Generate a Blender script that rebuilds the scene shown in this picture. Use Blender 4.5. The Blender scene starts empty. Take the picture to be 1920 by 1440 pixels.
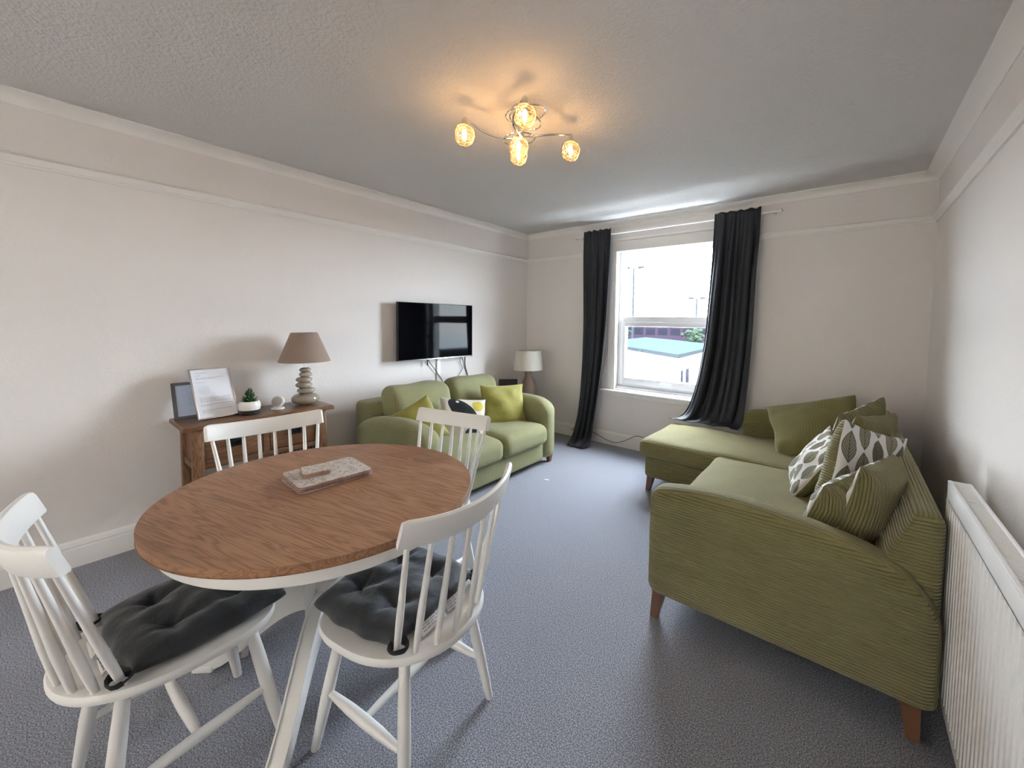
import bpy, bmesh, math, random
from mathutils import Vector, Matrix, Euler, noise as mnoise
from math import sin, cos, pi, radians, sqrt, atan2, exp

random.seed(7)
S = bpy.context.scene
COL = S.collection

# ------------------------------------------------------------------ camera
F, YAW, PIT, ROL = 733.77, -0.6348, -0.0540, 0.0130
PX, PY = 1046.78, 642.30
CAM = Vector((3.5322, -4.0663, 1.45))
d_ = Vector((sin(YAW)*cos(PIT), cos(YAW)*cos(PIT), sin(PIT)))
r_ = Vector((cos(YAW), -sin(YAW), 0))
u_ = r_.cross(d_)
r2 = r_*cos(ROL) + u_*sin(ROL)
u2 = -r_*sin(ROL) + u_*cos(ROL)
cd = bpy.data.cameras.new('camera')
cam = bpy.data.objects.new('camera', cd)
COL.objects.link(cam)
cam.matrix_world = Matrix(((r2.x, u2.x, -d_.x, CAM.x), (r2.y, u2.y, -d_.y, CAM.y), (r2.z, u2.z, -d_.z, CAM.z), (0, 0, 0, 1)))
cd.sensor_fit = 'HORIZONTAL'
cd.sensor_width = 36
cd.lens = F/1920*36
cd.shift_x = (960-PX)/1920
cd.shift_y = (PY-720)/1920
cd.clip_start = 0.02
cd.clip_end = 400
S.camera = cam

# ------------------------------------------------------------------ world, exposure
SKY_STRENGTH = 9.0
LAMP_STRENGTH = 30.0
W = bpy.data.worlds.new('overcast_sky')
S.world = W
W.use_nodes = True
nt = W.node_tree
bg = nt.nodes['Background']
tc = nt.nodes.new('ShaderNodeTexCoord')
mp = nt.nodes.new('ShaderNodeMapping')
mp.inputs['Scale'].default_value = (1.2, 1.2, 5)
nz = nt.nodes.new('ShaderNodeTexNoise')
nz.inputs['Scale'].default_value = 2.2
nz.inputs['Detail'].default_value = 5
rp = nt.nodes.new('ShaderNodeValToRGB')
rp.color_ramp.elements[0].position = 0.35
rp.color_ramp.elements[0].color = (0.72, 0.84, 1.0, 1)
rp.color_ramp.elements[1].position = 0.62
rp.color_ramp.elements[1].color = (0.93, 0.97, 1.0, 1)
nt.links.new(tc.outputs['Generated'], mp.inputs['Vector'])
nt.links.new(mp.outputs['Vector'], nz.inputs['Vector'])
nt.links.new(nz.outputs['Fac'], rp.inputs['Fac'])
nt.links.new(rp.outputs['Color'], bg.inputs['Color'])
bg.inputs['Strength'].default_value = SKY_STRENGTH
S.view_settings.view_transform = 'Standard'
S.view_settings.look = 'None'
S.view_settings.gamma = 1
S.view_settings.use_curve_mapping = False
S.view_settings.exposure = 2.58

# portal so that sky light finds the window opening
pl = bpy.data.lights.new('window_portal', 'AREA')
pl.shape = 'RECTANGLE'
pl.size, pl.size_y = 1.12, 1.6
pl.cycles.is_portal = True
po = bpy.data.objects.new('window_portal', pl)
po.location = (1.92, 0.2, 1.47)
po.rotation_euler = (radians(-90), 0, 0)
COL.objects.link(po)
pl2 = pl.copy()
pl2.size, pl2.size_y = 1.7, 1.5
po2 = bpy.data.objects.new('added_window_portal', pl2)  # guides sky light through the added window behind the camera
po2.location = (2.0, -6.77, 1.45)
po2.rotation_euler = (radians(90), 0, 0)
COL.objects.link(po2)

# ------------------------------------------------------------------ node helpers
class NT:
    def __init__(self, name, rough=0.6, base=(0.5, 0.5, 0.5), **kw):
        self.m = bpy.data.materials.new(name)
        self.m.use_nodes = True
        self.t = self.m.node_tree
        self.b = self.t.nodes['Principled BSDF']
        self.set('Roughness', rough)
        self.set('Base Color', base)
        for k, v in kw.items():
            self.set(k.replace('_', ' '), v)
    def set(self, k, v):
        i = self.b.inputs[k]
        if isinstance(v, (tuple, list)):
            i.default_value = (*v, 1) if len(v) == 3 else v
        elif hasattr(v, 'is_output'):
            self.t.links.new(v, i)
        else:
            i.default_value = v
    def n(self, typ, **inp):
        nd = self.t.nodes.new(typ)
        for k, v in inp.items():
            self.inp(nd, k, v)
        return nd
    def inp(self, nd, k, v):
        i = nd.inputs[int(k[1:])] if k[0] == '_' else nd.inputs[k.replace('_', ' ')]
        if hasattr(v, 'is_output'):
            self.t.links.new(v, i)
        elif isinstance(v, (tuple, list)) and i.type == 'RGBA' and len(v) == 3:
            i.default_value = (*v, 1)
        else:
            i.default_value = v
    def M(self, op, a, b=None, c=None):
        nd = self.t.nodes.new('ShaderNodeMath')
        nd.operation = op
        for i, v in enumerate((a, b, c)):
            if v is None: continue
            if hasattr(v, 'is_output'): self.t.links.new(v, nd.inputs[i])
            else: nd.inputs[i].default_value = v
        return nd.outputs[0]
    def coord(self, which='Object', scale=(1, 1, 1), rot=(0, 0, 0)):
        c = self.t.nodes.new('ShaderNodeTexCoord')
        m = self.t.nodes.new('ShaderNodeMapping')
        m.inputs['Scale'].default_value = scale
        m.inputs['Rotation'].default_value = rot
        self.t.links.new(c.outputs[which], m.inputs['Vector'])
        return m.outputs[0]
    def sep(self, v):
        nd = self.n('ShaderNodeSeparateXYZ', Vector=v)
        return nd.outputs
    def noise(self, vec, scale, detail=3, rough=0.5):
        return self.n('ShaderNodeTexNoise', Vector=vec, Scale=scale, Detail=detail, Roughness=rough).outputs['Fac']
    def mix(self, fac, a, b):
        nd = self.t.nodes.new('ShaderNodeMix')
        nd.data_type = 'RGBA'
        for i, v in ((0, fac), (6, a), (7, b)):
            if hasattr(v, 'is_output'): self.t.links.new(v, nd.inputs[i])
            elif isinstance(v, (tuple, list)): nd.inputs[i].default_value = (*v, 1)
            else: nd.inputs[i].default_value = v
        return nd.outputs[2]
    def ramp(self, fac, stops):
        nd = self.t.nodes.new('ShaderNodeValToRGB')
        self.t.links.new(fac, nd.inputs[0])
        e = nd.color_ramp.elements
        while len(e) < len(stops): e.new(0.5)
        for el, (p, c) in zip(e, stops):
            el.position = p
            el.color = (*c, 1)
        return nd.outputs[0]
    def bump(self, h, dist=0.002, strength=1.0, normal=None):
        nd = self.n('ShaderNodeBump', Height=h, Distance=dist, Strength=strength)
        if normal is not None: self.t.links.new(normal, nd.inputs['Normal'])
        self.set('Normal', nd.outputs[0])
        return nd.outputs[0]

def srgb(r, g, b):
    f = lambda c: (c/255/12.92) if c/255 <= 0.04045 else ((c/255+0.055)/1.055)**2.4
    return (f(r), f(g), f(b))

MAT = {}
def simple(name, rgb, rough=0.5, bumpscale=None, bd=0.0005, var=0.0, **kw):
    n = NT(name, rough, rgb, **kw)
    if bumpscale or var:
        co = n.coord('Object')
        h = n.noise(co, bumpscale or 40, 4)
        if bumpscale: n.bump(h, bd)
        if var:
            v = n.noise(co, 6, 3)
            n.set('Base Color', n.mix(v, tuple(c*(1-var) for c in rgb), tuple(min(1, c*(1+var)) for c in rgb)))
    MAT[name] = n.m
    return n.m

# ---- surfaces
def wall_mat(name, rgb, s1, d1, s2, d2):
    n = NT(name, 0.85, rgb)
    co = n.coord('Object')
    a = n.noise(co, s1, 3, 0.6)
    b = n.noise(co, s2, 2)
    h = n.M('ADD', n.M('MULTIPLY', a, d1), n.M('MULTIPLY', b, d2))
    n.bump(h, 1.0)
    v = n.noise(co, 1.3, 2)
    n.set('Base Color', n.mix(v, tuple(c*0.97 for c in rgb), rgb))
    MAT[name] = n.m
wall_mat('wall_paint', (0.80, 0.755, 0.73), 80, 0.0018, 24, 0.0014)
wall_mat('ceiling_paint', (0.64, 0.61, 0.595), 62, 0.0062, 20, 0.003)
simple('trim_paint', (0.83, 0.80, 0.775), 0.45, 60, 0.0004)
simple('white_paint', (0.82, 0.80, 0.77), 0.38, 90, 0.0003, 0.03)
simple('upvc', (0.84, 0.86, 0.90), 0.25)
simple('rad_paint', (0.80, 0.775, 0.75), 0.3)
simple('black_plastic', (0.012, 0.012, 0.014), 0.35)
simple('dark_metal', (0.015, 0.015, 0.016), 0.4, Metallic=0.6)
simple('chrome', (0.75, 0.73, 0.70), 0.12, Metallic=1.0)
simple('silver', (0.72, 0.72, 0.74), 0.25, Metallic=0.9)
simple('grey_frame', (0.12, 0.125, 0.14), 0.4)
simple('paper', (0.78, 0.80, 0.88), 0.35)
simple('paper_blue', (0.55, 0.66, 0.86), 0.35)
simple('ink', (0.20, 0.20, 0.25), 0.6)
simple('ink_light', (0.60, 0.61, 0.68), 0.6)
simple('white_plastic', (0.80, 0.79, 0.77), 0.35)
simple('grey_fabric', (0.52, 0.51, 0.49), 0.8, 400, 0.0004)
simple('ceramic_white', (0.80, 0.76, 0.72), 0.2)
simple('ceramic_dark', (0.035, 0.035, 0.042), 0.35)
simple('succulent_leaf', (0.030, 0.085, 0.022), 0.35, None, var=0.35)
simple('soil', (0.02, 0.014, 0.01), 0.9, 80, 0.004)
simple('shade_taupe', (0.29, 0.215, 0.17), 0.8, 600, 0.0004)
simple('shade_cream', (0.62, 0.60, 0.53), 0.85, 600, 0.0004)
simple('lamp_clay', (0.22, 0.155, 0.12), 0.5, 30, 0.0006, 0.12)
simple('leg_wood', (0.17, 0.078, 0.042), 0.4, None, var=0.25)
simple('cable_black', (0.01, 0.01, 0.01), 0.5)
simple('cable_brown', (0.22, 0.16, 0.12), 0.5)
simple('tie_fabric', (0.018, 0.018, 0.021), 0.85)
simple('label_white', (0.72, 0.70, 0.67), 0.7)
simple('cork', (0.34, 0.20, 0.15), 0.8, 200, 0.001, 0.2)
simple('velvet', (0.27, 0.242, 0.040), 0.75, 30, 0.002, 0.15, Sheen_Weight=0.3)
simple('render_white', (0.85, 0.85, 0.83), 0.9)
simple('roof_felt', (0.0175, 0.0245, 0.0275), 0.9, 3, 0.02, 0.15, Specular_IOR_Level=0.0)
simple('asphalt', (0.012, 0.012, 0.012), 0.9, Specular_IOR_Level=0.0)
simple('pole_grey', (0.017, 0.0205, 0.023), 0.9, Specular_IOR_Level=0.0)
simple('tree_leaf', (0.018, 0.026, 0.018), 0.8, None, var=0.4, Specular_IOR_Level=0.0)
simple('tree_bark', (0.10, 0.07, 0.05), 0.9)
simple('far_pane', (0.0055, 0.006, 0.010), 0.6, Specular_IOR_Level=0.02)
simple('white_scrap', (0.8, 0.8, 0.8), 0.8)

def m_brick():
    n = NT('far_brick', 0.9, Specular_IOR_Level=0.0)
    co = n.coord('Object')
    v = n.noise(co, 1.5, 3)
    n.set('Base Color', n.mix(v, (0.0135, 0.0095, 0.0155), (0.018, 0.013, 0.0205)))
    MAT['far_brick'] = n.m
m_brick()

def m_carpet():
    n = NT('carpet', 1.0, Sheen_Weight=0.1, Specular_IOR_Level=0.0)
    co = n.coord('Object')
    a = n.noise(co, 210, 2, 0.7)
    b = n.noise(co, 520, 1)
    c = n.noise(co, 2.2, 3)
    k = n.M('ADD', n.M('MULTIPLY', a, 0.7), n.M('MULTIPLY', b, 0.3))
    col = n.ramp(k, [(0.38, (0.075, 0.077, 0.09)), (0.50, (0.27, 0.278, 0.322)), (0.62, (0.60, 0.61, 0.69))])
    col = n.mix(n.M('MULTIPLY', c, 0.22), col, (0.20, 0.205, 0.235))
    n.set('Base Color', col)
    n.bump(k, 0.0035)
    MAT['carpet'] = n.m
m_carpet()

def m_cord(name, c1, c2, pitch=0.0125, depth=0.0055, gd=0.75):
    n = NT(name, 0.85, Sheen_Weight=0.25, Sheen_Roughness=0.4)
    uv = n.coord('UV')
    s = n.sep(uv)
    jit = n.M('MULTIPLY', n.M('SUBTRACT', n.noise(uv, 22, 2), 0.5), 0.0010)
    ph = n.M('MULTIPLY', n.M('ADD', s[0], jit), pi/pitch)
    rib = n.M('POWER', n.M('ABSOLUTE', n.M('SINE', ph)), 0.6)
    nub = n.noise(uv, 260, 2)
    h = n.M('ADD', n.M('MULTIPLY', rib, 1.0), n.M('MULTIPLY', nub, 0.22))
    n.bump(h, depth)
    big = n.noise(n.coord('Object'), 5, 4, 0.6)
    col = n.mix(big, c1, c2)
    col = n.mix(n.M('MULTIPLY', nub, 0.5), col, tuple(x*0.7 for x in c1))
    groove = n.M('SUBTRACT', 1.0, n.M('MINIMUM', 1.0, n.M('MULTIPLY', rib, 1.8)))   # mask of the grooves between ribs, mixed darker below
    col = n.mix(n.M('MULTIPLY', groove, gd), col, tuple(x*0.4 for x in c1))
    n.set('Base Color', col)
    MAT[name] = n.m
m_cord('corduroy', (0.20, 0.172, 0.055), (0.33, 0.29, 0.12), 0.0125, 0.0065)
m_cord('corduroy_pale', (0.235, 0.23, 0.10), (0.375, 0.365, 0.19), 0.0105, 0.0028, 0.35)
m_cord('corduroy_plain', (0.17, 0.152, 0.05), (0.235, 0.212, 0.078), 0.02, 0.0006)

def m_wood(name, dark, mid, light, axis='X', scale=1.0, rough=0.4, plank=None):
    n = NT(name, rough)
    rot = (0, 0, 0)
    sc = {'X': (1.0, 13, 13), 'Y': (13, 1.0, 13), 'Z': (13, 13, 1.0)}[axis]
    co = n.coord('Object', tuple(s*scale for s in sc))
    w = n.t.nodes.new('ShaderNodeTexNoise')
    n.t.links.new(co, w.inputs['Vector'])
    w.inputs['Scale'].default_value = 1.6
    w.inputs['Detail'].default_value = 3
    w.inputs['Distortion'].default_value = 0.6
    rings = n.M('FRACT', n.M('MULTIPLY', w.outputs['Fac'], 9.0))
    rings = n.M('ABSOLUTE', n.M('SUBTRACT', n.M('MULTIPLY', rings, 2.0), 1.0))
    co2 = n.coord('Object', tuple(s*scale*(4.5 if s > 2 else 1.6) for s in sc))
    grain = n.noise(co2, 9, 4, 0.65)
    k = n.M('ADD', n.M('MULTIPLY', rings, 0.42), n.M('MULTIPLY', grain, 0.58))
    n.set('Base Color', n.ramp(k, [(0.18, dark), (0.48, mid), (0.78, light)]))
    n.set('Roughness', n.M('ADD', rough, n.M('MULTIPLY', grain, 0.12)))
    n.bump(k, 0.0005)
    MAT[name] = n.m
m_wood('oak_top', (0.185, 0.083, 0.038), (0.345, 0.172, 0.086), (0.42, 0.222, 0.12), 'X', 1.0, 0.42)
m_wood('oak_top_y', (0.125, 0.052, 0.022), (0.215, 0.10, 0.047), (0.28, 0.14, 0.072), 'Y', 1.0, 0.42)
m_wood('console_wood', (0.065, 0.028, 0.012), (0.155, 0.072, 0.031), (0.23, 0.112, 0.052), 'Y', 1.6, 0.28)
m_wood('console_wood_z', (0.075, 0.033, 0.014), (0.18, 0.086, 0.037), (0.27, 0.138, 0.065), 'Z', 1.6, 0.35)

def m_pebble():
    n = NT('pebble_glaze', 0.16, Coat_Weight=0.4)
    inf = n.t.nodes.new('ShaderNodeObjectInfo')
    n.set('Base Color', n.ramp(inf.outputs['Random'], [(0.0, (0.27, 0.235, 0.19)), (0.5, (0.36, 0.30, 0.245)), (1.0, (0.46, 0.37, 0.31))]))
    MAT['pebble_glaze'] = n.m
m_pebble()

def m_tuft():
    n = NT('cushion_grey', 0.72, Sheen_Weight=0.3)
    co = n.coord('Object')
    h = n.noise(co, 30, 5, 0.6)
    n.bump(h, 0.0035)
    n.set('Base Color', n.mix(n.noise(co, 4, 2), (0.012, 0.0125, 0.016), (0.020, 0.021, 0.026)))
    MAT['cushion_grey'] = n.m
m_tuft()

def m_curtain():
    n = NT('curtain_cloth', 0.6, Sheen_Weight=0.12, Sheen_Roughness=0.35)
    co = n.coord('Object')
    n.set('Base Color', n.mix(n.noise(co, 3, 2), (0.0060, 0.0078, 0.0145), (0.0105, 0.0130, 0.0220)))
    n.bump(n.noise(co, 14, 3), 0.004)
    MAT['curtain_cloth'] = n.m
m_curtain()
simple('curtain_lining', (0.50, 0.52, 0.56), 0.8)

def m_screen():
    n = NT('tv_screen', 0.04, (0.0025, 0.0025, 0.0035))
    n.set('Specular IOR Level', 0.07)
    MAT['tv_screen'] = n.m
m_screen()

def m_leaf():
    n = NT('leaf_print', 0.85)
    s = n.sep(n.coord('UV'))
    U = n.M('MULTIPLY', s[0], 5.0)
    col = n.M('FLOOR', U)
    fu = n.M('SUBTRACT', n.M('FRACT', U), 0.5)
    V = n.M('ADD', n.M('MULTIPLY', s[1], 3.2), n.M('MULTIPLY', n.M('MODULO', col, 2.0), 0.5))
    row = n.M('FLOOR', V)
    fv = n.M('SUBTRACT', n.M('FRACT', V), 0.5)
    a = n.M('MULTIPLY', n.M('SUBTRACT', 1.0, n.M('POWER', n.M('ABSOLUTE', n.M('MULTIPLY', fv, 2.1)), 2.0)), 0.45)
    au = n.M('ABSOLUTE', fu)
    leaf = n.M('LESS_THAN', au, a)
    cmb = n.n('ShaderNodeCombineXYZ', X=col, Y=row)
    wn = n.t.nodes.new('ShaderNodeTexWhiteNoise')
    n.t.links.new(cmb.outputs[0], wn.inputs['Vector'])
    rnd = wn.outputs['Value']
    vein = n.M('LESS_THAN', n.M('FRACT', n.M('MULTIPLY', n.M('SUBTRACT', fv, n.M('MULTIPLY', au, 0.75)), 9.0)), 0.3)
    mid = n.M('LESS_THAN', au, 0.025)
    edge = n.M('GREATER_THAN', au, n.M('SUBTRACT', a, 0.04))
    vm = n.M('MAXIMUM', n.M('MAXIMUM', vein, mid), edge)
    lc = n.ramp(rnd, [(0.0, (0.19, 0.18, 0.075)), (0.3, (0.30, 0.28, 0.20)), (0.55, (0.085, 0.075, 0.05)), (0.8, (0.40, 0.38, 0.31))])
    vc = n.ramp(rnd, [(0.0, (0.05, 0.05, 0.03)), (0.45, (0.08, 0.08, 0.05)), (0.55, (0.16, 0.14, 0.09)), (0.75, (0.13, 0.12, 0.09))])
    lc = n.mix(vm, lc, vc)
    n.set('Base Color', n.mix(leaf, (0.66, 0.63, 0.60), lc))
    n.bump(n.noise(n.coord('Object'), 500, 2), 0.0006)
    MAT['leaf_print'] = n.m
m_leaf()

def m_shapes():
    n = NT('shape_print', 0.8)
    s = n.sep(n.coord('UV'))
    def ell(cx, cy, rx, ry, ang):
        x = n.M('SUBTRACT', s[0], cx)
        y = n.M('SUBTRACT', s[1], cy)
        c_, s_ = cos(ang), sin(ang)
        X = n.M('DIVIDE', n.M('ADD', n.M('MULTIPLY', x, c_), n.M('MULTIPLY', y, s_)), rx)
        Y = n.M('DIVIDE', n.M('SUBTRACT', n.M('MULTIPLY', y, c_), n.M('MULTIPLY', x, s_)), ry)
        return n.M('LESS_THAN', n.M('ADD', n.M('POWER', n.M('ABSOLUTE', X), 2.4), n.M('POWER', n.M('ABSOLUTE', Y), 2.4)), 1.0)
    base = (0.62, 0.56, 0.48)
    c = n.mix(ell(0.52, 0.60, 0.48, 0.20, -0.85), base, (0.014, 0.017, 0.022))
    c = n.mix(ell(0.36, 0.90, 0.035, 0.03, 0), c, (0.7, 0.66, 0.6))
    c = n.mix(ell(0.80, 0.80, 0.13, 0.13, 0.3), c, (0.48, 0.38, 0.05))
    c = n.mix(ell(0.70, 0.16, 0.16, 0.13, 0.3), c, (0.02, 0.024, 0.03))
    n.set('Base Color', c)
    MAT['shape_print'] = n.m
m_shapes()

def m_map():
    n = NT('map_print', 0.35)
    co = n.coord('Object')
    a = n.noise(co, 26, 4, 0.6)
    l1 = n.M('LESS_THAN', n.M('ABSOLUTE', n.M('SUBTRACT', a, 0.5)), 0.012)
    b = n.noise(n.coord('Object', (1, 1.7, 1), (0, 0, 0.5)), 60, 2, 0.5)
    l2 = n.M('GREATER_THAN', b, 0.66)
    c = n.mix(n.noise(co, 8, 2), (0.60, 0.53, 0.46), (0.70, 0.62, 0.56))
    c = n.mix(l1, c, (0.16, 0.12, 0.12))
    c = n.mix(n.M('MULTIPLY', l2, 0.75), c, (0.13, 0.10, 0.11))
    n.set('Base Color', c)
    MAT['map_print'] = n.m
m_map()

def m_glass():
    m = bpy.data.materials.new('window_glass')
    m.use_nodes = True
    t = m.node_tree
    t.nodes.clear()
    o = t.nodes.new('ShaderNodeOutputMaterial')
    tr = t.nodes.new('ShaderNodeBsdfTransparent')
    tr.inputs[0].default_value = (0.95, 0.97, 0.97, 1)
    gl = t.nodes.new('ShaderNodeBsdfGlossy')
    gl.inputs['Roughness'].default_value = 0.02
    mx = t.nodes.new('ShaderNodeMixShader')
    mx.inputs[0].default_value = 0.05
    t.links.new(tr.outputs[0], mx.inputs[1]); t.links.new(gl.outputs[0], mx.inputs[2]); t.links.new(mx.outputs[0], o.inputs[0])
    MAT['window_glass'] = m
    m2 = m.copy(); m2.name = 'globe_glass'
    for nd in m2.node_tree.nodes:
        if nd.type == 'BSDF_TRANSPARENT': nd.inputs[0].default_value = (1.0, 0.95, 0.86, 1)
        if nd.type == 'MIX_SHADER': nd.inputs[0].default_value = 0.14
        if nd.type == 'BSDF_GLOSSY': nd.inputs['Roughness'].default_value = 0.1
    MAT['globe_glass'] = m2
m_glass()

def m_fill_blind():  # translucent cloth of the added rear window, sets its fill level
    m = bpy.data.materials.new('fill_blind_cloth')
    m.use_nodes = True
    t = m.node_tree
    t.nodes.clear()
    o = t.nodes.new('ShaderNodeOutputMaterial')
    a = t.nodes.new('ShaderNodeBsdfDiffuse'); a.inputs[0].default_value = (0.6, 0.57, 0.53, 1)
    c = t.nodes.new('ShaderNodeBsdfTranslucent'); c.inputs[0].default_value = (0.78, 0.72, 0.66, 1)
    mx = t.nodes.new('ShaderNodeMixShader'); mx.inputs[0].default_value = 0.58
    t.links.new(a.outputs[0], mx.inputs[1]); t.links.new(c.outputs[0], mx.inputs[2]); t.links.new(mx.outputs[0], o.inputs[0])
    MAT['fill_blind_cloth'] = m
m_fill_blind()
def m_bulb():
    n = NT('bulb_glow', 0.4, (1, 0.8, 0.5))
    n.set('Emission Color', (1.0, 0.60, 0.24))
    n.set('Emission Strength', LAMP_STRENGTH)
    MAT['bulb_glow'] = n.m
m_bulb()
simple('globe_wire', (0.85, 0.70, 0.45), 0.3, Metallic=0.8)

# ------------------------------------------------------------------ mesh helpers
def tag(o, label=None, cat=None, group=None, kind=None):
    if label: o['label'] = label
    if cat: o['category'] = cat
    if group: o['group'] = group
    if kind: o['kind'] = kind
    return o

def empty(name, loc=(0, 0, 0), rz=0.0, label=None, cat=None, group=None, kind=None, scale=None, rot=None):
    o = bpy.data.objects.new(name, None)
    COL.objects.link(o)
    o.empty_display_size = 0.1
    o.location = loc
    o.rotation_euler = rot if rot else (0, 0, rz)
    return tag(o, label, cat, group, kind)

def link(name, me, parent=None, loc=None, rot=None):
    o = bpy.data.objects.new(name, me)
    COL.objects.link(o)
    if parent: o.parent = parent
    if loc is not None: o.location = loc
    if rot is not None: o.rotation_euler = rot
    return o

def finish(me, mats, smooth=True, angle=0.7):
    for m in (mats if isinstance(mats, (list, tuple)) else [mats]):
        me.materials.append(MAT[m])
    if smooth:
        for p in me.polygons: p.use_smooth = True
        me.set_sharp_from_angle(angle=angle)

def pyobj(name, verts, faces, mat, parent=None, smooth=True, uvs=None, loc=None, rot=None, midx=None, angle=0.7):
    me = bpy.data.meshes.new(name)
    me.from_pydata([tuple(v) for v in verts], [], faces)
    bm = bmesh.new(); bm.from_mesh(me)
    if uvs is None:
        bmesh.ops.recalc_face_normals(bm, faces=bm.faces)
    bm.to_mesh(me); bm.free()
    if uvs is not None:
        ul = me.uv_layers.new(name='UVMap')
        for p in me.polygons:
            for li, vi in zip(p.loop_indices, p.vertices):
                ul.data[li].uv = uvs(p, vi) if callable(uvs) else uvs[vi]
    finish(me, mat, smooth, angle)
    if midx:
        for p, i in zip(me.polygons, midx): p.material_index = i
    return link(name, me, parent, loc, rot)

class B:
    """collects shapes in a bmesh, then links them as one mesh object"""
    def __init__(self): self.bm = bmesh.new()
    def box(self, lo, hi, bev=0.0, seg=2, mat=None):
        lo, hi = Vector(lo), Vector(hi)
        c = (lo+hi)/2; s = hi-lo
        tmp = bmesh.new()
        bmesh.ops.create_cube(tmp, size=1)
        bmesh.ops.scale(tmp, vec=s, verts=tmp.verts)
        if bev > 0:
            bmesh.ops.bevel(tmp, geom=tmp.edges[:], offset=min(bev, min(s)*0.49), segments=seg, affect='EDGES', profile=0.5)
        bmesh.ops.translate(tmp, vec=c, verts=tmp.verts)
        self._merge(tmp, mat)
        return self
    def _merge(self, tmp, mat=None):
        if mat is not None: bmesh.ops.transform(tmp, matrix=mat, verts=tmp.verts)
        me = bpy.data.meshes.new('t'); tmp.to_mesh(me); tmp.free()
        self.bm.from_mesh(me); bpy.data.meshes.remove(me)
    def tube(self, pts, rad, n=10, cap=True, closed=False):
        pts = [Vector(p) for p in pts]
        N = len(pts)
        rr = rad if isinstance(rad, (list, tuple)) else [rad]*N
        rings = []
        up = None
        for i, p in enumerate(pts):
            if closed: t = pts[(i+1) % N]-pts[i-1]
            else: t = pts[min(i+1, N-1)]-pts[max(i-1, 0)]
            t.normalize()
            if up is None:
                up = t.orthogonal().normalized()
            else:
                up = (up - t*up.dot(t))
                if up.length < 1e-6: up = t.orthogonal()
                up.normalize()
            s = t.cross(up)
            r = rr[i]
            ru, rs = (r if isinstance(r, tuple) else (r, r))
            rings.append([self.bm.verts.new(p + up*cos(2*pi*k/n)*ru + s*sin(2*pi*k/n)*rs) for k in range(n)])
        rng = range(N) if closed else range(N-1)
        for i in rng:
            a, b = rings[i], rings[(i+1) % N]
            for k in range(n):
                self.bm.faces.new((a[k], a[(k+1) % n], b[(k+1) % n], b[k]))
        if cap and not closed:
            self.bm.faces.new(list(reversed(rings[0]))); self.bm.faces.new(rings[-1])
        return self
    def lathe(self, prof, n=32, center=(0, 0, 0), cap=True):
        c = Vector(center)
        rings = []
        for r, z in prof:
            rings.append([self.bm.verts.new(c+Vector((r*cos(2*pi*k/n), r*sin(2*pi*k/n), z))) for k in range(n)])
        for a, b in zip(rings, rings[1:]):
            for k in range(n):
                self.bm.faces.new((a[k], a[(k+1) % n], b[(k+1) % n], b[k]))
        if cap:
            if prof[0][0] > 1e-5: self.bm.faces.new(list(reversed(rings[0])))
            if prof[-1][0] > 1e-5: self.bm.faces.new(rings[-1])
        return self
    def prism(self, poly, axis, a, b):
        """poly: 2D points; axis: extrusion axis; other two axes in xyz order"""
        def P(p, t):
            if axis == 'x': return (t, p[0], p[1])
            if axis == 'y': return (p[0], t, p[1])
            return (p[0], p[1], t)
        va = [self.bm.verts.new(P(p, a)) for p in poly]
        vb = [self.bm.verts.new(P(p, b)) for p in poly]
        n = len(poly)
        self.bm.faces.new(va); self.bm.faces.new(list(reversed(vb)))
        for i in range(n):
            self.bm.faces.new((va[i], va[(i+1) % n], vb[(i+1) % n], vb[i]))
        return self
    def mesh(self, name, mat, smooth=True, angle=0.7, bev=0.0):
        bmesh.ops.remove_doubles(self.bm, verts=self.bm.verts, dist=1e-6)
        if bev: bmesh.ops.bevel(self.bm, geom=[e for e in self.bm.edges if e.calc_face_angle(0) > 0.6], offset=bev, segments=2, affect='EDGES')
        bmesh.ops.recalc_face_normals(self.bm, faces=self.bm.faces)
        me = bpy.data.meshes.new(name)
        self.bm.to_mesh(me); self.bm.free()
        finish(me, mat, smooth, angle)
        return me
    def build(self, name, mat, parent=None, loc=None, rot=None, **kw):
        return link(name, self.mesh(name, mat, **kw), parent, loc, rot)

def clampv(v, lo, hi): return max(lo, min(hi, v))

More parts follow.
